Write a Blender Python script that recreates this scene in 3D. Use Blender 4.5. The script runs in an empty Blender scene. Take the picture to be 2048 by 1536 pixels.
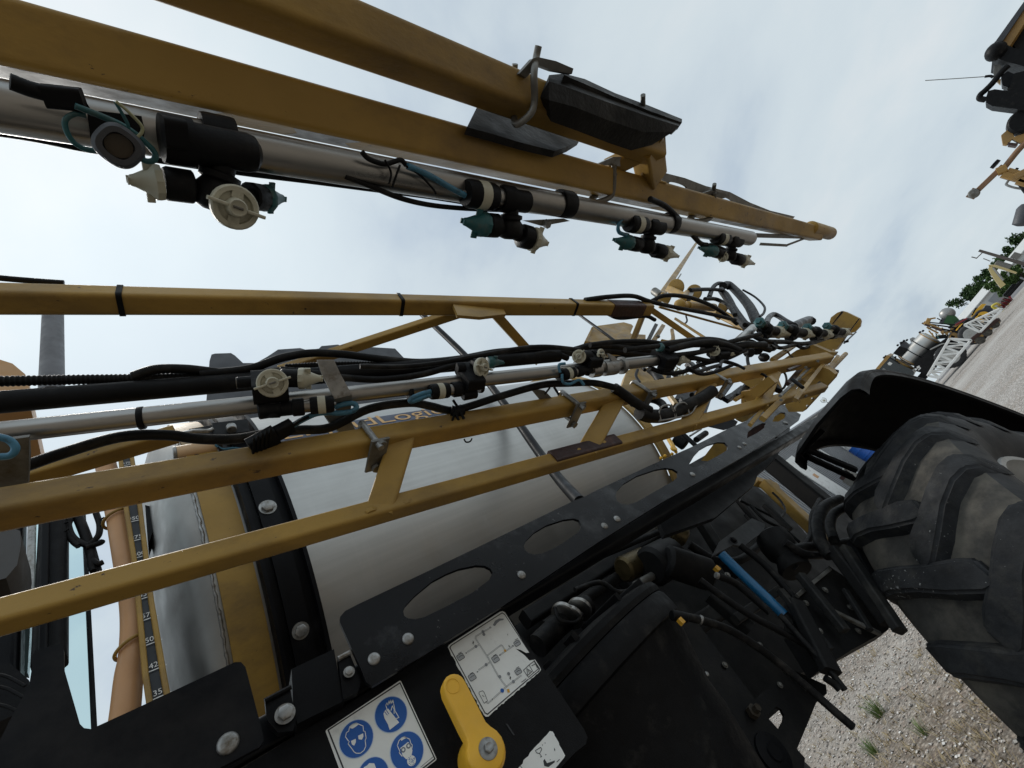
import bpy, math, random
from mathutils import Vector, Matrix, geometry
random.seed(7)
SC = bpy.context.scene
COL = SC.collection
R = math.radians

# ------------------------------------------------------------------ camera
# camera stands 1.8 m above the gravel at the world origin; the sprayer's long axis is close to +X,
# +Y runs across the machine, away from the camera, +Z is up
H = 1.815
F = 885.0                      # focal length in pixels of the 2048 x 1536 photograph
CAM = Vector((0, 0, H))
_x0 = Vector((956, -123, 885)).normalized()
_u0 = Vector((-924, -818, 885)); _u0 = (_u0 - _u0.dot(_x0) * _x0).normalized()
TILT = 0.032                   # the machine is parked nose-up by about 2 degrees
_y = _u0.cross(_x0)
_u = (_u0 - TILT * _x0).normalized()
_x = (_x0 + TILT * _u0).normalized()
MROT = Matrix((_x, _y, _u))    # photograph axes (right, down, forward) -> world
cam_d = bpy.data.cameras.new('camera')
cam_d.sensor_width = 36.0
cam_d.lens = 36.0 * F / 2048.0
cam_d.clip_start = 0.02
cam_d.clip_end = 3000
cam = bpy.data.objects.new('camera', cam_d)
COL.objects.link(cam)
_c = MROT.col
_rot = Matrix((_c[0], -_c[1], -_c[2])).transposed()
cam.matrix_world = Matrix.Translation(CAM) @ _rot.to_4x4()
SC.camera = cam

# ------------------------------------------------------------------ sky, sun, exposure
SUN_EL, SUN_AZ = R(71), R(92)         # azimuth measured from +X towards +Y
world = bpy.data.worlds.new('World')
SC.world = world
world.use_nodes = True
wn, wl = world.node_tree.nodes, world.node_tree.links
wn.clear()
w_out = wn.new('ShaderNodeOutputWorld')
w_bg = wn.new('ShaderNodeBackground')
w_bg.inputs['Strength'].default_value = 0.10
sky = wn.new('ShaderNodeTexSky')
sky.sky_type = 'NISHITA'
sky.sun_disc = False
sky.sun_elevation = SUN_EL
sky.sun_rotation = R(90) - SUN_AZ
sky.air_density = 1.0
sky.dust_density = 1.5
# cloud deck: noise on the flat layer that the view direction hits
w_tc = wn.new('ShaderNodeTexCoord')
w_sep = wn.new('ShaderNodeSeparateXYZ')
wl.new(w_tc.outputs['Generated'], w_sep.inputs[0])
def wmath(op, a, b=None, c=None):
    n = wn.new('ShaderNodeMath'); n.operation = op
    for i, v in enumerate((a, b, c)):
        if v is None: continue
        if isinstance(v, (int, float)): n.inputs[i].default_value = v
        else: wl.new(v, n.inputs[i])
    return n.outputs[0]
w_z = wmath('ADD', wmath('MAXIMUM', w_sep.outputs[2], 0.0), 0.42)
w_cx = wmath('DIVIDE', w_sep.outputs[0], w_z)
w_cy = wmath('DIVIDE', w_sep.outputs[1], w_z)
w_comb = wn.new('ShaderNodeCombineXYZ')
wl.new(w_cx, w_comb.inputs[0]); wl.new(w_cy, w_comb.inputs[1])
def wnoise(scale, detail, rough, dist, loc, sc=(1, 1, 1)):
    mp = wn.new('ShaderNodeMapping'); mp.inputs['Location'].default_value = loc; mp.inputs['Scale'].default_value = sc
    wl.new(w_comb.outputs[0], mp.inputs[0])
    n = wn.new('ShaderNodeTexNoise')
    n.inputs['Scale'].default_value = scale; n.inputs['Detail'].default_value = detail
    n.inputs['Roughness'].default_value = rough; n.inputs['Distortion'].default_value = dist
    wl.new(mp.outputs[0], n.inputs['Vector'])
    return n.outputs['Fac']
def wramp(fac, stops):
    r = wn.new('ShaderNodeValToRGB'); wl.new(fac, r.inputs[0])
    e = r.color_ramp.elements
    while len(e) < len(stops): e.new(0.5)
    for el, (p, c) in zip(e, stops): el.position = p; el.color = (*c, 1)
    return r.outputs[0]
n_big = wnoise(0.8, 3, 0.5, 0.3, (3.1, 1.7, 0), (1, .75, 1))
n_det = wnoise(2.1, 9, 0.54, 0.25, (0.9, 4.1, 0), (1, .85, 1))
n_mix = wmath('ADD', wmath('MULTIPLY', n_big, 0.45), wmath('MULTIPLY', n_det, 0.55))
CLOUD_STOPS = [(0.37, (5.4, 6.5, 7.7)), (0.45, (6.9, 7.9, 8.6)), (0.53, (7.4, 8.35, 8.9)), (0.63, (8.5, 9.0, 9.3))]
cl_col = wramp(n_mix, CLOUD_STOPS)
# brighter cloud round the hidden sun
w_sun = wn.new('ShaderNodeVectorMath'); w_sun.operation = 'DOT_PRODUCT'
wl.new(w_tc.outputs['Generated'], w_sun.inputs[0])
w_sun.inputs[1].default_value = (math.cos(SUN_EL) * math.cos(SUN_AZ), math.cos(SUN_EL) * math.sin(SUN_AZ), math.sin(SUN_EL))
glow = wmath('MULTIPLY', wmath('POWER', wmath('MAXIMUM', w_sun.outputs['Value'], 0.0), 9.0), 0.24)
w_gain = wmath('ADD', glow, 0.875)
w_vm = wn.new('ShaderNodeVectorMath'); w_vm.operation = 'SCALE'
wl.new(cl_col, w_vm.inputs[0]); wl.new(w_gain, w_vm.inputs['Scale'])
w_mix = wn.new('ShaderNodeMix'); w_mix.data_type = 'RGBA'
wl.new(wramp(n_mix, [(0.30, (0.80,) * 3), (0.50, (0.97,) * 3)]), w_mix.inputs['Factor'])
wl.new(sky.outputs[0], w_mix.inputs[6]); wl.new(w_vm.outputs[0], w_mix.inputs[7])
wl.new(w_mix.outputs[2], w_bg.inputs['Color'])
wl.new(w_bg.outputs[0], w_out.inputs[0])
sun_d = bpy.data.lights.new('sun', 'SUN')
sun_d.energy = 1.9
sun_d.angle = R(15)
sun_d.color = (1.0, 0.96, 0.9)
sun = bpy.data.objects.new('sun', sun_d)
COL.objects.link(sun)
sun.rotation_euler = Vector((math.cos(SUN_EL) * math.cos(SUN_AZ), math.cos(SUN_EL) * math.sin(SUN_AZ), math.sin(SUN_EL))).to_track_quat('Z', 'Y').to_euler()
vs = SC.view_settings
vs.view_transform = 'Standard'; vs.look = 'None'; vs.exposure = 0.0; vs.gamma = 1.0
vs.use_curve_mapping = False

# ------------------------------------------------------------------ helpers
def ray(px, py):
    return MROT @ Vector((px - 1024, py - 768, F))
def at(px, py, X=None, Y=None, Z=None, D=None):
    """point seen at a photograph pixel, X / Y / Z metres from the camera along a world axis or D metres deep"""
    r = ray(px, py)
    if X is not None: t = X / r.x
    elif Y is not None: t = Y / r.y
    elif Z is not None: t = Z / r.z
    else: t = D / F
    return CAM + r * t
def deep(p):
    return (MROT.transposed() @ (Vector(p) - CAM)).z
def pm(px, p):
    """metres covered by px pixels at point p"""
    return px * deep(p) / F
def lerp(a, b, t): return a + (b - a) * t
MAX_ = Vector((1, 0, -TILT)).normalized()     # machine's long axis
MUP_ = Vector((TILT, 0, 1)).normalized()
YV = Vector((0, 1, 0)); ZV = Vector((0, 0, 1)); XV = Vector((1, 0, 0))

def spline(pts, n=6):
    pts = [Vector(p) for p in pts]
    if len(pts) < 3: return pts
    P = [2 * pts[0] - pts[1]] + pts + [2 * pts[-1] - pts[-2]]
    out = []
    for i in range(1, len(P) - 2):
        for k in range(n):
            t = k / n
            a, b, c, d = P[i - 1], P[i], P[i + 1], P[i + 2]
            out.append(0.5 * ((2 * b) + (c - a) * t + (2 * a - 5 * b + 4 * c - d) * t * t + (3 * b - a - 3 * c + d) * t ** 3))
    out.append(pts[-1])
    return out

def frame(d, up=None):
    d = Vector(d).normalized()
    u = Vector(up) if up is not None else (ZV if abs(d.z) < 0.9 else XV)
    s = d.cross(u)
    if s.length < 1e-6: s = d.cross(XV if abs(d.x) < .9 else YV)
    s.normalize()
    return d, s, s.cross(d).normalized()

class MB:
    def __init__(s): s.v = []; s.f = []; s.m = []; s.cur = 0
    def add(s, vs, fs):
        o = len(s.v); s.v += [tuple(v) for v in vs]
        for f in fs: s.f.append(tuple(i + o for i in f)); s.m.append(s.cur)
        return s
    def rings(s, rings, close=True, cap0=True, cap1=True):
        n = len(rings[0]); vs = [v for r in rings for v in r]; fs = []
        for i in range(len(rings) - 1):
            for j in range(n if close else n - 1):
                k = (j + 1) % n
                fs.append((i * n + j, i * n + k, (i + 1) * n + k, (i + 1) * n + j))
        if cap0: fs.append(tuple(reversed(range(n))))
        if cap1: fs.append(tuple((len(rings) - 1) * n + j for j in range(n)))
        return s.add(vs, fs)
    def tube(s, pts, r, seg=10, caps=True):
        pts = [Vector(p) for p in pts]; n = len(pts)
        rr = r if isinstance(r, (list, tuple)) else [r] * n
        t0 = (pts[1] - pts[0]).normalized(); _, sd, up = frame(t0); rings = []
        for i, p in enumerate(pts):
            t = (pts[min(i + 1, n - 1)] - pts[max(i - 1, 0)]).normalized()
            sd = (sd - sd.dot(t) * t).normalized(); up = t.cross(sd)
            rings.append([p + rr[i] * (math.cos(a) * sd + math.sin(a) * up) for a in (2 * math.pi * k / seg for k in range(seg))])
        return s.rings(rings, True, caps, caps)
    def beam(s, A, B, w, h=None, up=None, rad=None, seg=3):
        A, B = Vector(A), Vector(B); h = h or w; rad = rad if rad is not None else min(w, h) * .16
        d, sd, u = frame(B - A, up); prof = []
        for cx, cy, a0 in ((w / 2 - rad, h / 2 - rad, 0), (-w / 2 + rad, h / 2 - rad, 90), (-w / 2 + rad, -h / 2 + rad, 180), (w / 2 - rad, -h / 2 + rad, 270)):
            ex, ey = math.cos(R(a0)), math.sin(R(a0)); q = rad * .5
            prof.append((cx + rad * ex + q * ey, cy + rad * ey - q * ex))
            for k in range(seg + 1):
                a = R(a0 + 90 * k / seg); prof.append((cx + rad * math.cos(a), cy + rad * math.sin(a)))
            ex, ey = math.cos(R(a0 + 90)), math.sin(R(a0 + 90))
            prof.append((cx + rad * ex - q * ey, cy + rad * ey + q * ex))
        return s.rings([[p + sd * x + u * y for x, y in reversed(prof)] for p in (A, B)])
    def lathe(s, A, ax, prof, seg=20, up=None, mod=None, caps=True):
        A = Vector(A); d, sd, u = frame(ax, up); rings = []
        for t, r in prof:
            rg = []
            for k in range(seg):
                a = 2 * math.pi * k / seg; q = r * (mod(a, t) if mod else 1)
                rg.append(A + d * t + q * (math.cos(a) * sd + math.sin(a) * u))
            rings.append(rg)
        return s.rings(rings, True, caps, caps)
    def rod(s, A, B, r, seg=12, bev=.15):
        A, B = Vector(A), Vector(B); L = (B - A).length; b = min(r * bev, L * .2)
        return s.lathe(A, B - A, [(0, r - b), (b, r), (L - b, r), (L, r - b)], seg)
    def plate(s, outer, N, th, holes=(), bev=0.0):
        """flat plate from a 3-D outline (any winding), thickness th along N, optional holes"""
        N = Vector(N).normalized(); loops = [[Vector(p) for p in outer]] + [[Vector(p) for p in hh] for hh in holes]
        flat = [p for l in loops for p in l]
        n = len(flat)
        O = flat[0]; d, sd, u = frame(N)
        P2 = [[Vector(((p - O).dot(sd), (p - O).dot(u), 0)) for p in l] for l in loops]
        tris = geometry.tessellate_polygon(P2)
        vs = flat + [p + N * th for p in flat]; fs = []
        for a, b, c in tris:
            nn = (flat[b] - flat[a]).cross(flat[c] - flat[a])
            if nn.dot(N) > 0: a, b, c = a, c, b
            fs.append((a, b, c)); fs.append((a + n, c + n, b + n))
        o = 0
        for li, l in enumerate(loops):
            m = len(l); ar = sum(P2[li][i].x * P2[li][(i + 1) % m].y - P2[li][(i + 1) % m].x * P2[li][i].y for i in range(m))
            for i in range(m):
                j = (i + 1) % m; q = (o + i, o + j, o + j + n, o + i + n)
                if (ar < 0) != (li > 0): q = q[::-1]
                fs.append(q)
            o += m
        return s.add(vs, fs)
    def box(s, c, sx, sy, sz, ax=None, ay=None, az=None, rad=None):
        c = Vector(c); ax = Vector(ax or XV).normalized(); az = Vector(az or ZV).normalized()
        return s.beam(c - ax * sx / 2, c + ax * sx / 2, sy, sz, az, rad if rad is not None else min(sy, sz) * .06)
    def ball(s, c, r, seg=14, sc=(1, 1, 1)):
        c = Vector(c); rings = []
        for i in range(1, seg // 2):
            th = math.pi * i / (seg // 2)
            rings.append([c + Vector((r * sc[0] * math.sin(th) * math.cos(a), r * sc[1] * math.sin(th) * math.sin(a), r * sc[2] * math.cos(th))) for a in (2 * math.pi * k / seg for k in range(seg))])
        return s.rings(rings)
    def ribbon(s, pts, w, N):
        """flat stripe along a polyline lying on a surface with normal N"""
        pts = [Vector(p) for p in pts]; N = Vector(N).normalized()
        for a, b in zip(pts, pts[1:]):
            d = (b - a)
            if d.length < 1e-7: continue
            d.normalize(); q = d.cross(N) * w / 2; e = d * w * .35
            s.add([a - q - e, b - q + e, b + q + e, a + q - e], [(0, 1, 2, 3)])
        return s

def obj(name, mb, mat, parent=None, ang=38, label=None):
    me = bpy.data.meshes.new(name)
    me.from_pydata(mb.v, [], mb.f)
    for m in (mat if isinstance(mat, (list, tuple)) else [mat]): me.materials.append(m)
    if any(mb.m): me.polygons.foreach_set('material_index', mb.m)
    me.polygons.foreach_set('use_smooth', [True] * len(me.polygons))
    me.set_sharp_from_angle(angle=R(ang))
    me.update()
    o = bpy.data.objects.new(name, me)
    COL.objects.link(o)
    if parent is not None: attach(o, parent)
    if label: o['label'] = label
    return o
def attach(o, parent):
    o.parent = parent
    o.matrix_parent_inverse = world_of(parent).inverted()
def world_of(o):
    m = Matrix.Translation(o.location)
    if o.parent is not None: m = world_of(o.parent) @ o.matrix_parent_inverse @ m
    return m
def thing(name, label, cat, loc, group=None):
    o = bpy.data.objects.new(name, None); COL.objects.link(o)
    o.empty_display_size = .2; o.location = loc
    return tag(o, label, cat, group)
def tag(o, label, cat, group=None, kind=None):
    o['label'] = label; o['category'] = cat
    if group: o['group'] = group
    if kind: o['kind'] = kind
    return o

# ------------------------------------------------------------------ materials
MATS = {}
def mat(name, col, rough=.5, metal=0.0, var=.15, vscale=14, dirt=None, dscale=6, dlo=.52, dhi=.68, bump=.0, bscale=200, coat=0, rvar=.12, stretch=None, spec=.5, chips=None, chip_lo=.66):
    if name in MATS: return MATS[name]
    m = bpy.data.materials.new(name); m.use_nodes = True; MATS[name] = m
    n, l = m.node_tree.nodes, m.node_tree.links
    b = n['Principled BSDF']
    tc = n.new('ShaderNodeNewGeometry'); mp = n.new('ShaderNodeMapping'); l.new(tc.outputs['Position'], mp.inputs[0])
    if stretch: mp.inputs['Scale'].default_value = stretch
    def noise(sc, det=5, rg=.6):
        x = n.new('ShaderNodeTexNoise'); x.inputs['Scale'].default_value = sc; x.inputs['Detail'].default_value = det; x.inputs['Roughness'].default_value = rg
        l.new(mp.outputs[0], x.inputs['Vector']); return x.outputs['Fac']
    v = noise(vscale)
    r1 = n.new('ShaderNodeValToRGB'); l.new(v, r1.inputs[0]); e = r1.color_ramp.elements
    e[0].position = .3; e[1].position = .7
    e[0].color = (*[max(0, c * (1 - var)) for c in col], 1); e[1].color = (*[min(1, c * (1 + var)) for c in col], 1)
    c = r1.outputs[0]
    if dirt:
        dn = noise(dscale, 8, .68)
        r2 = n.new('ShaderNodeValToRGB'); l.new(dn, r2.inputs[0]); r2.color_ramp.elements[0].position = dlo; r2.color_ramp.elements[1].position = dhi
        mx = n.new('ShaderNodeMix'); mx.data_type = 'RGBA'; l.new(r2.outputs[0], mx.inputs['Factor'])
        l.new(c, mx.inputs[6]); mx.inputs[7].default_value = (*dirt, 1); c = mx.outputs[2]
    if chips:
        cn = noise(95, 4, .7); cm = noise(3.0, 4, .6)
        ml = n.new('ShaderNodeMath'); ml.operation = 'MULTIPLY_ADD'; l.new(cm, ml.inputs[0]); ml.inputs[1].default_value = .5; l.new(cn, ml.inputs[2])
        r3 = n.new('ShaderNodeValToRGB'); l.new(ml.outputs[0], r3.inputs[0]); r3.color_ramp.elements[0].position = chip_lo + .25; r3.color_ramp.elements[1].position = chip_lo + .29
        mx = n.new('ShaderNodeMix'); mx.data_type = 'RGBA'; l.new(r3.outputs[0], mx.inputs['Factor'])
        l.new(c, mx.inputs[6]); mx.inputs[7].default_value = (*chips, 1); c = mx.outputs[2]
    l.new(c, b.inputs['Base Color'])
    rn = noise(vscale * 1.7, 4)
    mr = n.new('ShaderNodeMapRange'); l.new(rn, mr.inputs[0]); mr.inputs[1].default_value = .3; mr.inputs[2].default_value = .7
    mr.inputs[3].default_value = max(.03, rough - rvar); mr.inputs[4].default_value = min(1, rough + rvar)
    l.new(mr.outputs[0], b.inputs['Roughness'])
    b.inputs['Metallic'].default_value = metal
    b.inputs['Specular IOR Level'].default_value = spec
    if coat: b.inputs['Coat Weight'].default_value = coat; b.inputs['Coat Roughness'].default_value = .15
    if bump:
        bn = noise(bscale, 3); bp = n.new('ShaderNodeBump'); bp.inputs['Strength'].default_value = bump; bp.inputs['Distance'].default_value = .004
        l.new(bn, bp.inputs['Height']); l.new(bp.outputs[0], b.inputs['Normal'])
    return m

M_YEL = mat('yellow_paint', (.385, .236, .055), .46, 0, .14, 6, dirt=(.165, .105, .042), dscale=7, dlo=.46, dhi=.72, bump=.10, bscale=230, rvar=.14, chips=(.07, .045, .03), chip_lo=.675, spec=.32, stretch=(.6, 1, 1))
M_YELF = mat('yellow_paint_far', (.36, .205, .055), .45, 0, .1, 5, dirt=(.25, .16, .07), dscale=3)
M_BLK = mat('black_paint', (.0045, .0048, .006), .42, 0, .25, 12, spec=.14, dirt=(.026, .026, .027), dscale=9, dlo=.60, dhi=.82, bump=.08, bscale=420)
M_PLA = mat('black_plastic', (.007, .0072, .008), .5, 0, .25, 25, spec=.15, dirt=(.034, .032, .029), dscale=18, dlo=.56, dhi=.8, bump=.12, bscale=350)
M_RUB = mat('rubber_hose', (.0068, .0068, .0072), .55, 0, .3, 30, spec=.18, dirt=(.048, .044, .038), dscale=26, dlo=.50, dhi=.78, bump=.1, bscale=500)
M_SIDE = mat('tyre_sidewall', (.030, .031, .033), .62, spec=.25, var=.25, vscale=5, dirt=(.06, .056, .05), dscale=4, dlo=.5, dhi=.8, bump=.25, bscale=70)
M_TYR = mat('tyre_rubber', (.054, .052, .048), .8, spec=.2, metal=0, var=.4, vscale=9, dirt=(.150, .136, .112), dscale=6.5, dlo=.42, dhi=.70, bump=.5, bscale=40)
M_LUG = mat('tyre_lug', (.024, .025, .027), .7, spec=.25, var=.4, vscale=16, dirt=(.060, .057, .051), dscale=12, dlo=.50, dhi=.74, bump=.6, bscale=55, chips=(.34, .34, .33), chip_lo=.70)
M_SS = mat('stainless_pipe', (.37, .36, .34), .36, 1.0, .12, 30, dirt=(.22, .18, .135), dscale=11, dlo=.52, dhi=.72, stretch=(.25, 1, 1), rvar=.09)
M_GALV = mat('galvanised_steel', (.34, .34, .33), .45, .8, .25, 45, dirt=(.13, .105, .075), dscale=60, dlo=.50, dhi=.72)
M_DKST = mat('weathered_steel', (.19, .185, .17), .52, .6, .25, 30, dirt=(.10, .085, .06), dscale=16)
M_WPL = mat('cream_plastic', (.52, .50, .39), .45, 0, .08, 40, dirt=(.26, .24, .17), dscale=50, dlo=.55, dhi=.75)
M_TEAL = mat('teal_plastic', (.022, .115, .125), .48, 0, .2, 40, dirt=(.09, .12, .11), dscale=50)
M_BLUW = mat('blue_wire', (.055, .19, .29), .42, 0, .2, 60, dirt=(.02, .05, .07), dscale=90)
M_BLUH = mat('blue_hose', (.012, .135, .30), .35, 0, .1, 20)
M_BRASS = mat('brass_valve', (.62, .33, .03), .4, .1, .15, 50)
M_LEV = mat('lever_plastic', (.86, .47, .035), .42, 0, .05, 30, dirt=(.5, .27, .04), dscale=14, dlo=.6, dhi=.85, bump=.06, bscale=500)
M_TAPE = mat('maroon_tape', (.040, .015, .012), .5, 0, .4, 30, dirt=(.09, .035, .02), dscale=30, bump=.3, bscale=120)
M_STK = mat('sticker_white', (.84, .85, .82), .42, 0, .04, 40, dirt=(.55, .56, .53), dscale=24, dlo=.60, dhi=.82)
M_PRK = mat('print_black', (.018, .02, .022), .5, 0, .1)
M_PRG = mat('print_grey', (.22, .23, .24), .5, 0, .1)
M_PRB = mat('print_blue', (.004, .095, .40), .42, 0, .05)
M_TAN = mat('tan_hose', (.56, .30, .135), .5, 0, .1, 12)
M_LIDG = mat('grey_plastic_lid', (.055, .058, .066), .6, 0, .1, 8)
M_RIM = mat('wheel_rim_paint', (.40, .40, .385), .4, .2, .1, 10, dirt=(.3, .28, .24))
M_GRN = mat('green_paint', (.018, .085, .022), .4, 0, .15, 4)
M_RED = mat('red_paint', (.24, .015, .02), .45, 0, .15, 4)
M_WHT = mat('white_paint', (.78, .78, .76), .5, 0, .05, 3, dirt=(.55, .53, .5), dscale=3)
M_GLS = mat('cab_glass', (.30, .36, .36), .06, .0, .05, 3, spec=1.0)

# stainless tank skin: brushed, with runs and dried residue on the shoulder
def tank_material():
    m = bpy.data.materials.new('tank_steel'); m.use_nodes = True
    n, l = m.node_tree.nodes, m.node_tree.links; b = n['Principled BSDF']
    tc = n.new('ShaderNodeTexCoord')
    def noise(sc, scale, det=6, rg=.6, dist=0):
        mp = n.new('ShaderNodeMapping'); mp.inputs['Scale'].default_value = sc; l.new(tc.outputs['Object'], mp.inputs[0])
        x = n.new('ShaderNodeTexNoise'); x.inputs['Scale'].default_value = scale; x.inputs['Detail'].default_value = det
        x.inputs['Roughness'].default_value = rg; x.inputs['Distortion'].default_value = dist
        l.new(mp.outputs[0], x.inputs['Vector']); return x.outputs['Fac']
    brushed = noise((.35, 9, 9), 7, 3, .5)
    runs = noise((5, .8, .8), 5, 7, .65, .4)
    blot = noise((1, 1, 1), 7, 9, .7, .6)
    def ramp(f, p0, p1, c0, c1):
        r = n.new('ShaderNodeValToRGB'); l.new(f, r.inputs[0]); e = r.color_ramp.elements
        e[0].position = p0; e[1].position = p1; e[0].color = (*c0, 1); e[1].color = (*c1, 1); return r.outputs[0]
    base = ramp(brushed, .35, .65, (.45, .447, .43), (.49, .487, .468))
    stain = n.new('ShaderNodeMix'); stain.data_type = 'RGBA'
    l.new(ramp(runs, .54, .76, (0, 0, 0), (.22, .22, .22)), stain.inputs['Factor']); l.new(base, stain.inputs[6]); stain.inputs[7].default_value = (.60, .59, .57, 1)
    st2 = n.new('ShaderNodeMix'); st2.data_type = 'RGBA'
    l.new(ramp(blot, .60, .70, (0, 0, 0), (.30, .30, .30)), st2.inputs['Factor']); l.new(stain.outputs[2], st2.inputs[6]); st2.inputs[7].default_value = (.62, .62, .60, 1)
    l.new(st2.outputs[2], b.inputs['Base Color'])
    l.new(ramp(blot, .4, .7, (.42,) * 3, (.52,) * 3), b.inputs['Roughness'])
    b.inputs['Metallic'].default_value = .95
    return m
M_TANK = tank_material()

def ground_material():
    m = bpy.data.materials.new('gravel'); m.use_nodes = True
    n, l = m.node_tree.nodes, m.node_tree.links; b = n['Principled BSDF']
    tc = n.new('ShaderNodeTexCoord')
    def vor(sc, feat='F1'):
        x = n.new('ShaderNodeTexVoronoi'); x.feature = feat; x.inputs['Scale'].default_value = sc; l.new(tc.outputs['Object'], x.inputs['Vector']); return x
    def noise(sc, det=6, rg=.6, dist=0):
        x = n.new('ShaderNodeTexNoise'); x.inputs['Scale'].default_value = sc; x.inputs['Detail'].default_value = det; x.inputs['Roughness'].default_value = rg
        x.inputs['Distortion'].default_value = dist
        l.new(tc.outputs['Object'], x.inputs['Vector']); return x.outputs['Fac']
    def ramp(f, stops):
        r = n.new('ShaderNodeValToRGB'); l.new(f, r.inputs[0]); e = r.color_ramp.elements
        while len(e) < len(stops): e.new(.5)
        for el, (p, c) in zip(e, stops): el.position = p; el.color = (*c, 1)
        return r.outputs[0]
    def mix(f, a, c, mode='MIX'):
        x = n.new('ShaderNodeMix'); x.data_type = 'RGBA'; x.blend_type = mode
        if isinstance(f, float): x.inputs['Factor'].default_value = f
        else: l.new(f, x.inputs['Factor'])
        for s, v in ((6, a), (7, c)):
            if isinstance(v, tuple): x.inputs[s].default_value = (*v, 1)
            else: l.new(v, x.inputs[s])
        return x.outputs[2]
    v1, v2 = vor(26), vor(60)
    def sepr(o):
        s = n.new('ShaderNodeSeparateColor'); l.new(o, s.inputs[0]); return s.outputs[0]
    c1 = ramp(sepr(v1.outputs['Color']), [(0, (.20, .19, .18)), (.35, (.36, .345, .325)), (.62, (.47, .44, .41)), (.8, (.42, .33, .28)), (.93, (.66, .64, .61)), (1, (.85, .84, .82))])
    c2 = ramp(sepr(v2.outputs['Color']), [(0, (.18, .17, .16)), (.5, (.39, .375, .355)), (.85, (.53, .51, .48)), (1, (.8, .79, .77))])
    col = mix(.5, c1, c2)
    gap = ramp(v1.outputs['Distance'], [(.28, (1, 1, 1)), (.62, (.42, .40, .38))])
    col = mix(.8, col, gap, 'MULTIPLY')
    earth = ramp(noise(.45, 7, .65, .4), [(.52, (0, 0, 0)), (.70, (.75, .75, .75))])
    col = mix(earth, col, mix(.5, col, (.22, .165, .115)))
    fine = ramp(noise(.16, 5, .6), [(.45, (0, 0, 0)), (.62, (.7, .7, .7))])
    col = mix(fine, col, mix(.6, col, (.50, .495, .48)))
    # browner earth where the machines stand, darkened also to cut bounce light
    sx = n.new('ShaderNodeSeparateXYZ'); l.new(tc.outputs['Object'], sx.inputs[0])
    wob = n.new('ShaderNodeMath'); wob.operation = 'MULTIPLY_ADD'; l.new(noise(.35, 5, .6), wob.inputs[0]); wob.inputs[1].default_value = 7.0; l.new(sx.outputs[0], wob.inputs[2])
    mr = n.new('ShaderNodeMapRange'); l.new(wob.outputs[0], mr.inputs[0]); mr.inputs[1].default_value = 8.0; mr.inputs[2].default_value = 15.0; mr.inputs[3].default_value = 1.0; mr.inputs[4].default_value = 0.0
    soil_dimmed = mix(1.0, col, ramp(noise(1.6, 8, .7), [(.3, (.38, .33, .28)), (.7, (.80, .74, .67))]), 'MULTIPLY')
    col = mix(mr.outputs[0], col, soil_dimmed)
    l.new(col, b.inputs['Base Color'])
    b.inputs['Roughness'].default_value = .92
    b.inputs['Specular IOR Level'].default_value = .25
    bp = n.new('ShaderNodeBump'); bp.inputs['Strength'].default_value = .9; bp.inputs['Distance'].default_value = .02
    inv = n.new('ShaderNodeMath'); inv.operation = 'SUBTRACT'; inv.inputs[0].default_value = 1; l.new(v1.outputs['Distance'], inv.inputs[1])
    l.new(inv.outputs[0], bp.inputs['Height']); l.new(bp.outputs[0], b.inputs['Normal'])
    return m
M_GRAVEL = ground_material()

# ------------------------------------------------------------------ ground
def gz(x):
    """height of the ground: level yard, then a gentle fall beyond it"""
    return -.05 * max(0.0, x - 62.0)
def make_ground():
    mb = MB(); n = 120; S = 1500.0
    def ext(i):
        t = i / n * 2 - 1
        return math.copysign(abs(t) ** 3, t) * S
    vs = [(ext(i) + 6, ext(j) + 4, gz(ext(i) + 6)) for j in range(n + 1) for i in range(n + 1)]
    fs = [(j * (n + 1) + i, j * (n + 1) + i + 1, (j + 1) * (n + 1) + i + 1, (j + 1) * (n + 1) + i) for j in range(n) for i in range(n)]
    mb.add(vs, fs)
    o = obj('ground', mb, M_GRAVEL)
    o['kind'] = 'structure'; o['label'] = 'grey and tan gravel yard'
    return o
make_ground()

# ------------------------------------------------------------------ the sprayer in the foreground
SPR = thing('crop_sprayer', 'large yellow self-propelled crop sprayer seen from below, folded booms, steel tank and lugged tyre', 'sprayer', (1.4, 1.5, 0))
def part(name, mb, m, label=None, ang=38): return obj(name, mb, m, SPR, ang, label)

def closest_depth(px, py, A, B):
    r = ray(px, py).normalized(); d = (B - A).normalized(); w = CAM - A
    b = r.dot(d); den = 1 - b * b
    t = (b * d.dot(w) - r.dot(w)) / den
    return deep(CAM + r * t)
def on(px, py, L, off=0.0):
    """point at a pixel, as deep as the line L = (A, B) there"""
    return at(px, py, D=closest_depth(px, py, *L) + off)

# ---- main folded boom (Y about 0.4 m from the camera)
C2 = (at(-150, 1047, Y=.425), at(1655, 716, Y=.272))      # middle chord
C1 = (at(-150, 1276, Y=.465), at(1645, 775, Y=.32))       # lower chord
TC = (at(-150, 595, Y=.345), at(1297, 617, Y=.25))        # top chord
P2 = (at(-150, 882, Y=.405), at(1312, 721, Y=.27))        # spray pipe
T1 = (at(-150, 817, Y=.44), at(1118, 711, Y=.33))         # black supply pipe
c2 = part('boom_tube', MB().beam(*C2, .0315, up=ZV), M_YEL)
c1 = part('boom_tube', MB().beam(*C1, .0245, .0245, up=ZV), M_YEL)
tc = part('boom_tube', MB().beam(*TC, .031, up=ZV), M_YEL)
def strut(a, b, w, h, La, Lb, name='boom_strut', up=YV):
    A = on(*a, La); B = on(*b, Lb)
    return part(name, MB().beam(A, B, w, h, up), M_YEL)
strut((757, 1028), (806, 872), .034, .024, C1, C2)
strut((1172, 905), (1236, 792), .034, .022, C1, C2)
strut((1375, 850), (1418, 768), .034, .020, C1, C2)
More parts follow.
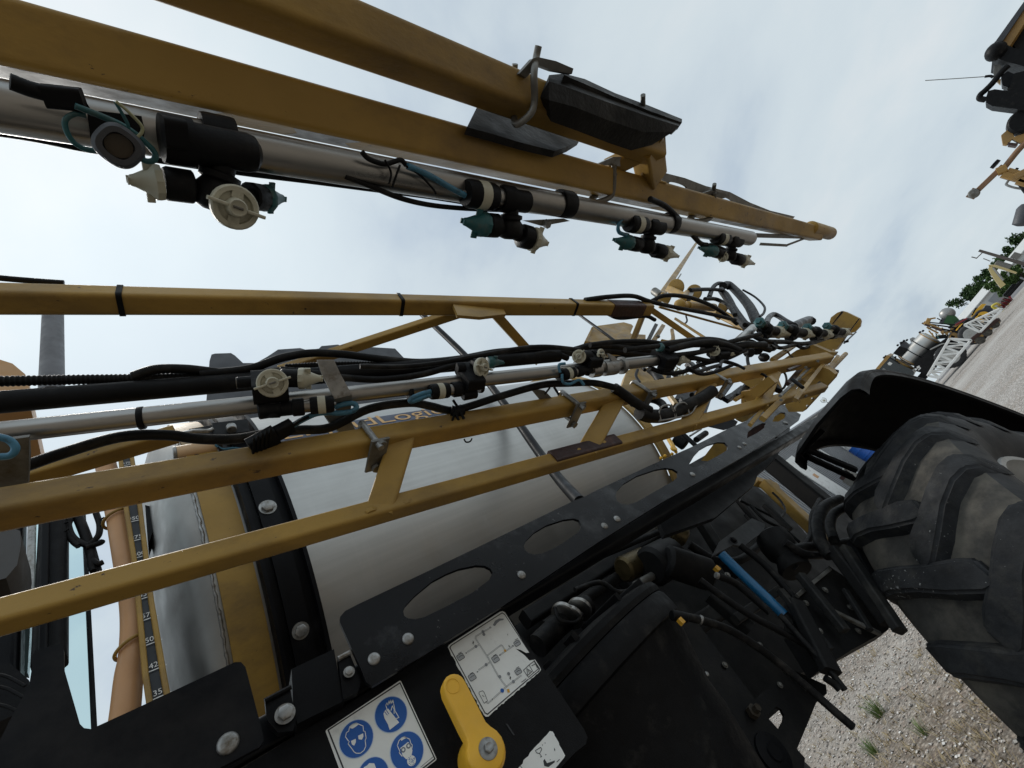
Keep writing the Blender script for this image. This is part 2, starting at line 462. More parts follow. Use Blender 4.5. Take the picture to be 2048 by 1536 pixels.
strut((1520, 812), (1548, 745), .034, .020, C1, C2)
# gusset fillets and weld beads at the strut feet
for px, py, L in ((742, 1020, C1), (815, 1004, C1), (770, 905, C2), (1158, 900, C1), (1208, 885, C1)):
    p = on(px, py, L, -.012)
    part('weld_bead', MB().ball(p, .0045, 8, (1.8, .8, 1)), M_YEL)
# top chord braces
def brace(a, b, Ya, Yb, w, h=None):
    return part('boom_brace', MB().beam(at(*a, Y=Ya), at(*b, Y=Yb), w, h or w * .8, ZV), M_YEL)
brace((958, 612), (560, 742), .29, .50, .0195)
brace((976, 612), (1075, 722), .29, .40, .0195)
brace((1293, 612), (1255, 708), .255, .37, .0165)
brace((1297, 616), (1416, 698), .255, .32, .0155)
brace((1318, 614), (1482, 659), .262, .262, .0062)
brace((1350, 637), (1432, 690), .30, .30, .0075)
brace((30, 962), (352, 868), .50, .46, .022)
# node plate where the braces meet the top chord
part('gusset_plate', MB().plate([at(px, py, Y=.285) for px, py in ((905, 606), (1000, 604), (1012, 628), (960, 634), (915, 630))], YV, .006), M_YEL)
# cable ties, tape
def collar(parent, L, px, py, w, ln, m, name='cable_tie', up=ZV):
    p = on(px, py, L); d = (L[1] - L[0]).normalized()
    return obj(name, MB().beam(p - d * ln / 2, p + d * ln / 2, w, w, up, w * .14), m, parent)
for px, py in ((243, 601), (799, 609), (1144, 614)): collar(tc, TC, px, py, .0335, .0062, M_PLA)
for px in ((1250, 617), ): collar(tc, TC, *px, .0345, .115, M_TAPE, 'tape_wrap')
collar(c1, C1, 1170, 903, .0262, .155, M_TAPE, 'tape_wrap')
part('spray_pipe', MB().rod(*P2, .0112, 22, .1), M_SS)
sp = SPR.children[-1]
part('supply_pipe', MB().rod(*T1, .0132, 22, .1), M_PLA)
def ring(parent, L, px, py, r, ln, m, name='cable_tie'):
    p = on(px, py, L); d = (L[1] - L[0]).normalized()
    return obj(name, MB().lathe(p - d * ln / 2, d, [(0, r * .97), (ln * .12, r), (ln * .88, r), (ln, r * .97)], 20), m, parent)
for px, py in ((283, 836), (820, 787), (960, 770), (1118, 746)): ring(sp, P2, px, py, .0128, .006, M_PLA)
ring(sp, P2, 1218, 735, .0150, .03, M_GALV, 'pipe_coupling'); ring(sp, P2, 1243, 731, .0165, .008, M_GALV, 'hose_clamp')
ring(sp, P2, 1190, 740, .0135, .02, M_SS, 'pipe_coupling')

# U-bolts over the middle chord, with keeper plates below
def ubolt(px, py, L, w, rpx, host):
    p = on(px, py, L); d = (L[1] - L[0]).normalized(); hw = w / 2
    r = .0042
    pts = []
    for y, z in ((hw + .0045, -hw - .012), (hw + .0045, hw * .2), (hw + .003, hw + .0035), (0, hw + .0055), (-hw - .003, hw + .0035), (-hw - .0045, hw * .2), (-hw - .0045, -hw - .022)):
        pts.append(p + Vector((0, y, z)) + d * (.003 * y / hw))
    o = obj('u_bolt', MB().tube(spline(pts, 5), r, 10), M_GALV, host)
    q = p + Vector((0, 0, -hw - .010))
    pl = MB().beam(q - YV * (hw + .009), q + YV * (hw + .012), .026, .004, ZV, .0015)
    obj('keeper_plate', pl, M_DKST, host)
    for s in (-1, 1):
        n0 = p + Vector((0, s * (hw + .0045), -hw - .013))
        obj('nut', MB().lathe(n0, -ZV, [(0, .0065), (.005, .0065)], 6), M_DKST, host)
ubolt(737, 884, C2, .0315, 8, c2)
ubolt(1133, 812, C2, .0315, 6, c2)
ubolt(1276, 788, C2, .0315, 6, c2)
ubolt(1428, 764, C2, .0315, 5, c2)

# hoses and looms along the boom
def hose(pts, rpx, L=None, Y=None, D=None, m=None, name='hose', off=0.0, n=6, seg=10, host=None, corr=False, offs=None):
    P = []
    for i, (px, py) in enumerate(pts):
        o_ = off if offs is None else offs[i]
        P.append(on(px, py, L, o_) if L else (at(px, py, Y=Y[i] if isinstance(Y, (list, tuple)) else Y) if Y is not None else at(px, py, D=D[i] if isinstance(D, (list, tuple)) else D)))
    mid = P[len(P) // 2]
    r = pm(rpx, mid)
    S = spline(P, n)
    if corr:
        S2 = []; tot = 0; step = r * .16; S2 = [S[0]]
        for a, b in zip(S, S[1:]):
            ln = (b - a).length; k = max(1, int(ln / step))
            S2 += [lerp(a, b, (j + 1) / k) for j in range(k)]
        S = S2; rr = [r * (1.0 if (i // 2) % 2 else .87) for i in range(len(S))]
        mb = MB().tube(S, rr, 12)
    else: mb = MB().tube(S, r, seg)
    return obj(name, mb, m or M_RUB, host or SPR)
hose([(-60, 764), (120, 760), (285, 757), (420, 752)], 10, L=T1, off=.012, corr=True, name='corrugated_loom')
hose([(265, 753), (310, 739), (370, 738), (430, 744), (500, 748), (560, 742)], 9, L=T1, off=.006)
hose([(400, 748), (470, 742), (512, 734), (567, 715), (626, 706), (690, 709), (738, 715), (800, 722), (850, 724), (921, 717), (1000, 703), (1085, 700)], 7.5, L=T1, off=.004)
hose([(560, 740), (616, 746), (686, 755), (764, 759), (843, 749), (900, 733), (935, 722)], 7, L=T1, off=-.016)
hose([(570, 736), (660, 731), (740, 730), (802, 730)], 8, L=T1, off=.012, corr=True, name='corrugated_loom')
hose([(880, 728), (960, 712), (1040, 700), (1075, 697), (1140, 706), (1180, 695), (1240, 688), (1300, 690), (1330, 696)], 7, L=T1, off=.0)
hose([(930, 738), (985, 722), (1040, 716), (1100, 706), (1135, 716)], 7, L=T1, off=-.006)
hose([(1150, 700), (1190, 691), (1260, 697), (1310, 703)], 6.5, L=T1, off=-.004)
hose([(1160, 712), (1210, 702), (1270, 708), (1312, 712)], 6.5, L=T1, off=-.004)
hose([(1200, 722), (1250, 716), (1312, 717)], 5.5, L=T1)
hose([(1335, 700), (1375, 690), (1420, 684), (1452, 690), (1475, 700)], 7, L=P2, off=-.02)
hose([(1340, 712), (1390, 706), (1440, 697), (1475, 705)], 5, L=P2, off=-.02)
hose([(30, 940), (130, 905), (240, 874), (330, 870), (400, 878), (470, 878), (540, 866), (600, 860), (660, 855), (738, 818), (817, 806), (860, 812), (902, 821), (941, 812), (1006, 791), (1084, 770), (1136, 767), (1188, 766), (1230, 775)], 8.8, L=P2, off=.012, name='cable_loom')
hose([(1228, 775), (1250, 790), (1275, 808), (1300, 822)], 10, L=P2, off=.03, name='cable_loom')
slv = hose([(1278, 826), (1300, 832), (1335, 830), (1372, 812), (1404, 796), (1425, 782)], 13, L=C1, off=.012, name='hose_sleeve')
for q in ([(1322, 842), (1318, 824), (1326, 812), (1342, 812), (1350, 836)], [(1352, 834), (1350, 816), (1360, 806), (1372, 808), (1378, 826)], [(1318, 842), (1350, 836), (1380, 828), (1392, 812), (1400, 800)]):
    hose(q, 1.9, L=C1, off=-.006, m=M_GALV, name='sleeve_clip', host=slv)
for q, r_, o_ in (([(1250, 700), (1300, 694), (1350, 690), (1400, 690), (1440, 688), (1490, 676), (1520, 668)], 5, -.012), ([(1320, 690), (1360, 684), (1410, 679), (1450, 684), (1480, 700)], 6, -.010), ([(1350, 722), (1385, 716), (1420, 722), (1455, 716), (1490, 700)], 5, -.01), ([(1300, 736), (1330, 746), (1365, 744), (1400, 730), (1430, 722)], 4.5, -.004), ([(1375, 735), (1400, 748), (1430, 744), (1465, 730)], 3.5, -.01), ([(1405, 700), (1450, 696), (1490, 690), (1530, 690)], 7, -.006), ([(1180, 690), (1230, 684), (1290, 683), (1340, 690)], 5, -.002), ([(900, 722), (985, 707), (1050, 696), (1100, 694), (1160, 700)], 5, -.008), ([(720, 733), (800, 734), (880, 726), (940, 714)], 5, -.01)):
    hose(q, r_, L=P2, off=o_)
# broken cable-tie cluster hanging off the loom
for a, b in (((912, 815), (905, 842)), ((915, 812), (928, 838)), ((908, 818), (921, 850)), ((918, 818), (906, 800)), ((1100, 775), (1090, 788)), ((1108, 774), (1118, 790))):
    A = on(*a, P2, -.005); B = on(*b, P2, -.008)
    part('cable_tie', MB().beam(A, B, .004, .002), M_PLA)
part('tape_wrap', MB().tube([on(902, 822, P2, .004), on(912, 824, P2, .002), on(924, 820, P2, .004)], .009, 10), M_RUB)
# black plug connector with blue wire, lying on the chord
pc = part('plug_connector', MB().beam(on(500, 897, C2, -.006), on(552, 868, C2, -.006), .024, .014, ZV, .003), M_PLA)
obj('plug_half', MB().beam(on(552, 868, C2, -.006), on(584, 851, C2, -.004), .019, .012, ZV, .003), M_PLA, pc)
for k in range(5):
    t = .12 + k * .16; p = lerp(on(500, 897, C2, -.014), on(552, 868, C2, -.014), t)
    obj('rib', MB().box(p, .002, .027, .004, ax=XV), M_PLA, pc)
hose([(583, 852), (612, 836), (640, 826), (680, 826), (705, 822), (713, 814), (706, 807), (690, 808), (668, 814)], 5.5, L=P2, off=-.012, m=M_BLUW, name='wire')
hose([(584, 853), (600, 842), (618, 834)], 3, L=P2, off=-.016, m=M_PLA, name='wire')
hose([(500, 905), (470, 906), (448, 902), (436, 894)], 2.4, L=P2, off=-.01, m=M_PLA, name='wire')
hose([(497, 900), (470, 896), (446, 898), (430, 890)], 2.2, L=P2, off=-.01, m=M_BLUW, name='wire')
hose([(928, 878), (932, 884), (940, 883), (944, 877)], 1.6, L=C2, off=-.004, m=M_PLA, name='wire')

# bent steel straps that hold the pipes
def sheet(pts, th, m, name, host=None, N=None, label=None):
    P = [Vector(p) for p in pts]
    if N is None:
        N = (P[1] - P[0]).cross(P[-1] - P[0])
        N.normalize()
        if N.dot(CAM - P[0]) > 0: N = -N
    return obj(name, MB().plate(P, N, th), m, host or SPR, 30, label)
bk = sheet([on(x, y, P2, -.018) for x, y in ((634, 720), (668, 720), (681, 748), (646, 754))], .004, M_GALV, 'pipe_bracket')
sheet([on(646, 754, P2, -.018), on(681, 748, P2, -.018), on(704, 790, P2, -.020), on(669, 798, P2, -.020)], .004, M_GALV, 'bracket_face', bk)
sheet([on(669, 798, P2, -.020), on(704, 790, P2, -.020), on(702, 818, P2, .004), on(672, 824, P2, .004)], .004, M_DKST, 'bracket_face', bk)
sheet([on(648, 832, P2, .012), on(692, 822, P2, .012), on(712, 862, P2, .03), on(684, 870, P2, .03), on(664, 856, P2, .03)], .004, M_DKST, 'bracket_foot', bk)
bk2 = sheet([on(1216, 706, P2, -.012), on(1228, 712, P2, -.012), on(1248, 733, P2, -.014), on(1232, 738, P2, -.014)], .004, M_GALV, 'pipe_bracket')
sheet([on(1060, 776, P2, .02), on(1090, 782, P2, .02), on(1104, 796, P2, .03), on(1080, 800, P2, .03)], .004, M_DKST, 'bracket_foot', bk2)
bk3 = sheet([on(-20, 884, P2, -.016), on(58, 874, P2, -.016), on(60, 910, P2, -.014), on(57, 966, P2, .01), on(-20, 980, P2, .01)], .004, M_DKST, 'pipe_bracket')
hose([(-10, 872), (18, 880), (31, 896), (20, 911), (-10, 914)], 7, L=P2, off=-.03, m=M_BLUW, name='wire')
hose([(-60, 548), (0, 556), (70, 562), (128, 566)], 6, L=TC, off=.02)
hose([(1170, 600), (1215, 594), (1265, 592), (1300, 603), (1352, 615), (1420, 628), (1470, 640)], 4.5, L=TC, off=0.0)
hose([(1215, 627), (1240, 636), (1290, 632), (1310, 640)], 4, L=TC)
hose([(1304, 602), (1330, 591), (1375, 594), (1420, 610), (1455, 632), (1474, 648)], 4, L=TC, off=.02)

# ------------------------------------------------------------------ nozzle bodies
def cap_profile(r, L, cone):
    # flange, shoulder, cone to the tip
    return [(0, r * .80), (L * .02, r * .97), (L * .10, r), (L * .26, r), (L * .32, r * .92), (L * .42, r * (.72 if cone else .45)), (L * .85, r * .36), (L * .97, r * .30), (L, r * .22)]
def nozzle_cap(host, base, tip, r, m, wing=True, name='nozzle_cap', wup=None):
    base, tip = Vector(base), Vector(tip); ax = tip - base; L = ax.length
    mb = MB().lathe(base, ax, cap_profile(r, L, True), 20, mod=lambda a, t: 1 + (.035 * math.cos(10 * a) if t < L * .3 else 0))
    d, sd, u = frame(ax, wup)
    if wing:
        for s in (-1, 1):
            c = base + d * L * .42 + sd * s * r * .72
            mb.beam(c - sd * s * r * .35, c + sd * s * r * .45, r * .22, L * .26, d, r * .08)
    # forked tip
    for s in (-1, 1):
        mb.beam(tip - d * L * .12 + u * s * r * .16, tip + d * L * .06 + u * s * r * .22, r * .42, r * .12, u, r * .04)
    o = obj(name, mb, m, host)
    return o
def collar_cyl(mb, A, B, r, knurl=True, seg=20):
    L = (B - A).length
    mb.lathe(A, B - A, [(0, r * .86), (L * .08, r), (L * .9, r), (L, r * .9)], seg, mod=(lambda a, t: 1 + .03 * math.cos(12 * a)) if knurl else None)
def solenoid(host, A, B, r, label_band=True, end_m=None):
    """electric shut-off: black coil body with paper band, bright neck, ribbed nut"""
    ax = (B - A).normalized(); L = (B - A).length
    mb = MB().lathe(A, ax, [(0, r * .86), (L * .03, r * .97), (L * .06, r), (L * .40, r), (L * .44, r * .93)], 22)
    mb.lathe(A + ax * L * .54, ax, [(0, r * .9), (L * .03, r), (L * .2, r), (L * .22, r * .85), (L * .46, r * .85), (L * .46, r * .6)], 22, mod=lambda a, t: 1 + (.03 * math.cos(14 * a) if t < L * .2 else 0))
    o = obj('solenoid', mb, M_PLA, host)
    if label_band: obj('paper_band', MB().lathe(A + ax * L * .16, ax, [(0, r * 1.006), (0, r * 1.02), (L * .14, r * 1.02), (L * .14, r * 1.006)], 22, caps=False), M_WPL, host)
    obj('neck', MB().lathe(A + ax * L * .43, ax, [(0, r * .72), (L * .12, r * .72)], 18), M_SS, host)
    obj('terminal', MB().lathe(A - ax * r * .22, ax, [(0, r * .16), (r * .25, r * .2)], 8), M_GALV, host)
    return o

# --- upper boom geometry (overhead, about half a metre above the camera)
UA = (at(-150, 40, Z=.525), at(1632, 468, Z=.462))
UB = (at(250, -107, Z=.515), at(1310, 297, Z=.473))
P1 = (at(-150, 186, Z=.482), at(1500, 477, Z=.435))
ua = part('boom_tube', MB().beam(*UA, .0425, .0425, up=Vector((0, math.sin(R(22)), math.cos(R(22)))), rad=.005), M_YEL)
ub = part('boom_tube', MB().beam(*UB, .040, .040, up=Vector((0, math.sin(R(33)), math.cos(R(33)))), rad=.005), M_YEL)
pu = part('spray_pipe', MB().rod(*P1, .0170, 26, .1), M_SS)
# bare patches worn through the paint under the upper chord
M_BARE = mat('bare_steel_patch', (.20, .175, .15), .4, .5, .4, 30, dirt=(.42, .39, .36), dscale=22, dlo=.46, dhi=.62)
_dU = (UA[1] - UA[0]).normalized(); _upA = Vector((0, math.sin(R(22)), math.cos(R(22))))
_s = _dU.cross(_upA).normalized(); _u2 = _s.cross(_dU)
sgn = 1 if _s.y > 0 else -1
for t0, t1 in ((.0, .085), (.115, .15), (.37, .465), (.585, .70), (.73, .775), (.85, .90)):
    pts = [lerp(*UA, t) + _s * sgn * .02145 + _u2 * z for t, z in ((t0, -.015), (t0 + .004, .0), (t0, .013), ((t0 + t1) / 2, .014), (t1, .012), (t1 - .006, .0), (t1, -.016))]
    obj('worn_patch', MB().plate(pts, -_s * sgn, .0004), M_BARE, ua)
# end block between the two upper chords
part('boom_block', MB().beam(on(1292, 286, UB), on(1303, 352, UA, -.004), .042, .040, ZV, .004), M_YEL)
part('boom_block', MB().beam(on(1215, 338, UA, .012), on(1290, 300, UB, .01), .030, .020, ZV, .004), M_YEL)
part('weld_bead', MB().tube(spline([on(1283, 348, UA, -.022), on(1300, 356, UA, -.024), on(1331, 366, UA, -.022)], 4), .0022, 8), M_YEL)
part('weld_bead', MB().tube(spline([on(1287, 298, UB, -.022), on(1305, 306, UB, -.024), on(1329, 312, UB, -.022)], 4), .0022, 8), M_YEL)
# round stop bar at the tip
eb = part('stop_bar', MB().rod(on(1620, 456, UA, -.01), on(1660, 467, UA, .012), pm(13, UA[1]), 22, .25), M_YEL)
# slotted flat bar behind the tip
fb = [(1327, 345), (1370, 356), (1412, 372), (1460, 384), (1500, 405), (1540, 421), (1590, 433), (1584, 440), (1540, 434), (1490, 420), (1440, 410), (1400, 398), (1350, 386), (1322, 378)]
def ell(c, a, b, ang, n=14): return [(c[0] + a * math.cos(t) * math.cos(ang) - b * math.sin(t) * math.sin(ang), c[1] + a * math.cos(t) * math.sin(ang) + b * math.sin(t) * math.cos(ang)) for t in (2 * math.pi * k / n for k in range(n))]
FBp = lambda q: on(*q, UA, .03)
def plane_pts(pxs, P0, N): 
    out = []
    for px, py in pxs:
        r = ray(px, py); t = (Vector(P0) - CAM).dot(N) / r.dot(N); out.append(CAM + r * t)
    return out
_N = Vector((0, -.35, -1)).normalized()
part('slotted_bar', MB().plate(plane_pts(fb, on(1420, 385, UA, .025), _N), -_N, .004,
     holes=[plane_pts(ell(c, 19, 5, .28), on(1420, 385, UA, .025), _N) for c in ((1356, 371), (1446, 398))]), M_DKST)
part('guide_bracket', MB().beam(on(1490, 470, UA, .0), on(1612, 474, UA, .0), .012, .003, ZV, .001), M_DKST)
part('guide_bracket', MB().beam(on(1520, 488, UA, .0), on(1575, 491, UA, .0), .008, .002, ZV, .0008), M_DKST)
part('guide_bracket', MB().beam(on(1572, 491, UA, .0), on(1622, 472, UA, .0), .008, .002, ZV, .0008), M_DKST)

# rubber buffer pad bolted over the outer chord
pz = lambda pts, z0, z1, y0, y1: [at(x, y, Z=lerp(z0, z1, (y - y0) / (y1 - y0))) for x, y in pts]
M_PAD = mat('buffer_rubber', (.014, .0135, .013), .6, 0, .35, 16, spec=.2, dirt=(.05, .046, .04), dscale=14, dlo=.5, dhi=.78, bump=.25, bscale=160)
def bentpad(rows, th, name):
    """rows of pixel/Z points lofted into a thick sheet"""
    A = [[at(x, y, Z=z + .014) for x, y, z in r] for r in rows]
    mb = MB(); nr, nc = len(A), len(A[0]); off = []
    for i in range(nr):
        for j in range(nc):
            du = A[i][min(j + 1, nc - 1)] - A[i][max(j - 1, 0)]; dv = A[min(i + 1, nr - 1)][j] - A[max(i - 1, 0)][j]
            n_ = du.cross(dv).normalized()
            if n_.dot(CAM - A[i][j]) > 0: n_ = -n_
            off.append(A[i][j] + n_ * th)
    vs = [p for r in A for p in r] + off; k = nr * nc; fs = []
    for i in range(nr - 1):
        for j in range(nc - 1):
            a, b, c, d = i * nc + j, i * nc + j + 1, (i + 1) * nc + j + 1, (i + 1) * nc + j
            fs.append((a, b, c, d)); fs.append((d + k, c + k, b + k, a + k))
    edge = [(0, j) for j in range(nc)] + [(i, nc - 1) for i in range(1, nr)] + [(nr - 1, j) for j in range(nc - 2, -1, -1)] + [(i, 0) for i in range(nr - 2, 0, -1)]
    for (i, j), (i2, j2) in zip(edge, edge[1:] + edge[:1]):
        a, b = i * nc + j, i2 * nc + j2; fs.append((b, a, a + k, b + k))
    mb.add(vs, fs)
    return part(name, mb, M_PAD, ang=30)
def padrows(rows, L): return [[(x, y, (on(x, y, L, o) - CAM).z - .014) for x, y in r] for r, o in rows]
bentpad(padrows([([(1098, 150), (1128, 147), (1215, 184), (1300, 220), (1364, 242)], .004),
         ([(1098, 162), (1144, 178), (1220, 206), (1295, 232), (1358, 252)], -.036),
         ([(1098, 200), (1150, 214), (1220, 242), (1287, 264), (1346, 264)], -.050),
         ([(1102, 243), (1155, 262), (1220, 287), (1262, 301), (1304, 290)], -.040)], UB), .016, 'buffer_pad')
bentpad(padrows([([(1128, 147), (1170, 158), (1230, 186), (1300, 212), (1364, 238)], .006), ([(1128, 150), (1170, 168), (1230, 194), (1300, 222), (1364, 245)], -.020)], UB), .012, 'buffer_pad')
bentpad([[(957, 208, .53), (1010, 226, .528), (1080, 250, .522), (1160, 280, .516)],
         [(945, 232, .50), (1000, 252, .497), (1065, 274, .49), (1138, 292, .485)],
         [(934, 254, .47), (985, 268, .468), (1045, 286, .462), (1110, 302, .458)]], .009, 'buffer_pad')
# U-bolts of the upper boom
def wire_rod(pts, rpx, L, m, name, host, off=-.02, n=5):
    P = [on(x, y, L, o) for x, y, o in pts]
    return obj(name, MB().tube(spline(P, n), pm(rpx, P[len(P) // 2]), 10), m, host)
wire_rod([(1077, 92, .0), (1072, 118, -.005), (1068, 150, -.03), (1069, 200, -.034), (1062, 226, -.036), (1040, 246, -.03), (1030, 246, -.018), (1028, 225, .01)], 7, UB, M_DKST, 'u_bolt', ub)
wire_rod([(1030, 128, .02), (1029, 150, .02), (1029, 175, .02)], 6, UB, M_DKST, 'u_bolt_end', ub)
obj('clamp_plate', MB().plate([on(x, y, UB, -.014) for x, y in ((1039, 147), (1066, 117), (1076, 114), (1112, 122), (1147, 137), (1144, 148), (1105, 141), (1076, 130), (1052, 156))], Vector((0, .3, 1)), .006), M_DKST, ub)
wire_rod([(1286, 190, .0), (1286, 205, .0), (1287, 220, .0)], 5, UB, M_DKST, 'bolt', ub)
wire_rod([(1228, 330, -.014), (1227, 372, -.03), (1222, 392, -.032), (1206, 401, -.028), (1190, 404, -.02), (1182, 398, -.01), (1192, 392, .0)], 5.5, UA, M_DKST, 'u_bolt', ua)
obj('clamp_plate', MB().plate([on(x, y, UA, -.012) for x, y in ((1193, 329), (1226, 314), (1262, 313), (1275, 319), (1273, 325), (1246, 333))], Vector((0, .3, 1)), .004), M_GALV, ua)
wire_rod([(1428, 386, -.012), (1426, 420, -.028), (1420, 436, -.03), (1404, 442, -.028), (1388, 442, -.018), (1379, 436, -.008), (1388, 431, .0)], 5, UA, M_DKST, 'u_bolt', ua)
obj('clamp_plate', MB().plate([on(x, y, UA, -.010) for x, y in ((1399, 388), (1422, 381), (1449, 386), (1458, 394), (1446, 397))], Vector((0, .3, 1)), .004), M_DKST, ua)
wire_rod([(1429, 368, .0), (1428, 376, .0), (1428, 384, .0)], 4, UA, M_DKST, 'bolt', ua)
obj('nut', MB().lathe(on(1427, 384, UA, 0), ZV, [(0, .0085), (.008, .0085)], 6), M_GALV, ua)

# cables along the upper spray pipe
hose([(-60, 256), (60, 274), (180, 298), (290, 312)], 8, L=P1, off=.012)
hose([(310, 316), (400, 330), (500, 345), (620, 360), (740, 376), (860, 392), (960, 408), (1060, 421), (1160, 434), (1240, 446)], 6.5, L=P1, off=.014)
hose([(690, 352), (740, 372), (800, 396), (860, 410), (930, 417), (1000, 420)], 5, L=P1, off=-.012)
hose([(724, 304), (738, 318), (770, 328), (800, 320), (812, 330)], 5, L=P1, off=-.02)
hose([(520, 300), (640, 322), (760, 338), (880, 352)], 4, L=P1, off=.0)
for q in ([(800, 330), (792, 352), (784, 376)], [(770, 320), (782, 345), (778, 368)], [(812, 332), (842, 352), (866, 378), (872, 388)]):
    hose(q, 2.2, L=P1, off=-.026, m=M_PLA, name='cable_tie')
hose([(815, 332), (860, 352), (900, 375), (930, 391)], 6, L=P1, off=-.025, m=M_BLUW, name='wire')
hose([(1300, 398), (1330, 412), (1352, 432), (1378, 462), (1400, 486), (1414, 490)], 5, L=P1, off=-.012)
hose([(1405, 488), (1430, 490), (1450, 498)], 2, L=P1, off=-.02, m=M_PLA, name='wire')
# taped cable joint at the left, loop of flat strap and two thin wires
hose([(20, 163), (60, 178), (110, 192), (150, 208), (172, 205)], 15, L=P1, off=-.03, name='cable_loom')
part('plug_connector', MB().beam(on(88, 192, P1, -.03), on(168, 200, P1, -.034), .013, .009, ZV, .002), M_PLA)
hose([(172, 232), (150, 228), (131, 240), (133, 262), (148, 285), (170, 298), (190, 302)], 5, L=P1, off=-.034, m=M_TEAL, name='wire')
hose([(150, 212), (202, 232), (250, 254), (285, 280), (309, 305), (308, 320), (292, 322), (270, 310)], 5.5, L=P1, off=-.038, m=M_TEAL, name='wire')
M_YGW = mat('pale_wire', (.38, .38, .22), .45, 0, .1, 40)
hose([(232, 203), (255, 222), (282, 250), (284, 264), (272, 277)], 3, L=P1, off=-.045, m=M_YGW, name='wire')
hose([(230, 203), (246, 230), (256, 250), (258, 268)], 3, L=P1, off=-.043, m=M_TEAL, name='wire')
jb = part('junction_box', MB().plate(plane_pts([(174, 225), (200, 222), (283, 232), (290, 262), (280, 310), (196, 296), (182, 285)], on(235, 270, P1, -.022), ray(235, 290).normalized()), ray(235, 290), .016), M_PLA)
q = on(238, 292, P1, -.05); axq = ray(235, 290).normalized()
obj('ring_nut', MB().lathe(q + axq * .018, -axq, [(0, .0110), (.004, .0128), (.013, .0132), (.016, .0126), (.018, .0110), (.018, .0078), (.006, .0074)], 40, mod=lambda a, t: 1 + .045 * math.cos(4 * a + .6), caps=True), M_LIDG, jb, 40)
obj('plug_face', MB().lathe(q + axq * .011, -axq, [(0, .0074), (.002, .0074)], 16), mat('plug_amber', (.10, .07, .035), .4), jb)
for px, py, ln in ((437, 280, .024), (1128, 408, .026), (1340, 446, .02)):
    ring(pu, P1, px, py, .0195, ln, M_PLA, 'pipe_clamp')
for px, py in ((505, 303), (1052, 392)):
    p = on(px, py, P1, .0)
sheet([on(x, y, P1, .0) for x, y in ((1047, 441), (1128, 437), (1140, 442), (1085, 452))], .003, M_DKST, 'pipe_bracket')
part('bolt', MB().lathe(on(1090, 446, P1, 0), -ZV, [(0, .006), (.008, .006)], 6), M_GALV)

def turret(L, off, sol, stem, bulb, rb, caps, wires=(), coll=1.0, stem_r=.6, name='nozzle_body', solr=None):
    """pipe-mounted nozzle body: side tube, stem, bulb, arms with caps. pixel coordinates, depth from pipe line L"""
    D0 = on(*bulb, L, off); k = lambda x: pm(x, D0)
    B_ = D0; S_ = on(*stem, L, off)
    mb = MB()
    ax = (B_ - S_); Ls = ax.length
    mb.lathe(S_ - ax * .25, ax, [(0, k(rb * stem_r)), (Ls * .55, k(rb * stem_r)), (Ls * .60, k(rb * .9)), (Ls * .75, k(rb * .9)), (Ls * .8, k(rb * .75)), (Ls * 1.0, k(rb)), (Ls * 1.35, k(rb)), (Ls * 1.52, k(rb * .8)), (Ls * 1.60, k(rb * .45))], 18)
    caps_ = []
    for (cb, fl, tip, r, m, offs) in caps:
        C0 = on(*cb, L, off + offs[0]); F0 = on(*fl, L, off + offs[1]); T0 = on(*tip, L, off + offs[2])
        mb.tube([lerp(B_, C0, .1), C0], k(r * .55), 12)
        collar_cyl(mb, C0, lerp(C0, F0, .97), k(r * .98))
        caps_.append((F0, T0, k(r), m))
    host = part(name, mb, M_PLA)
    for F0, T0, r, m in caps_: nozzle_cap(host, F0, T0, r, m)
    if sol:
        a, b, r = sol
        A = on(*a, L, off + (a[2] if len(a) > 2 else 0)) if len(a) == 2 else at(a[0], a[1], D=closest_depth(a[0], a[1], *L) + off + a[2])
        B = on(*b[:2], L, off)
        solenoid(host, A, B, k(r))
    return host
def front_cap(host, c, L, off, rpx, m, tilt=(0, 0)):
    """cap seen end-on: its axis points at the viewer, with wings"""
    C = on(*c, L, off); ax = (CAM - C).normalized() + Vector((tilt[0], 0, tilt[1])); ax.normalize(); r = pm(rpx, C)
    mb = MB().lathe(C - ax * r * .4, ax, [(0, r * .8), (.04 * r, r), (r * .35, r), (r * .42, r * .93), (r * .42, r * .74), (r * .22, r * .70), (r * .25, r * .46), (r * .75, r * .40), (r * .8, r * .34), (r * .74, r * .26), (r * .74, 0.0005)], 26)
    d, sd, u = frame(ax, MUP_)
    wd = (sd * .98 + u * .06).normalized()
    for s in (-1, 1): mb.beam(C + wd * s * r * .40 + ax * r * .18, C + wd * s * r * 1.18 + ax * r * .16, r * .16, r * .40, ax, r * .05)
    for s in (-1, 1): mb.beam(C + u * s * r * .42 - ax * r * .05, C + u * s * r * .86 - ax * r * .05, r * .5, r * .12, ax, r * .04)
    o = obj('nozzle_cap', mb, m, host)
    obj('spray_tip', MB().beam(C - wd * r * .2 + ax * r * .34, C + wd * r * .2 + ax * r * .34, r * .12, r * .2, ax, r * .03), M_DKST, host)
    return o
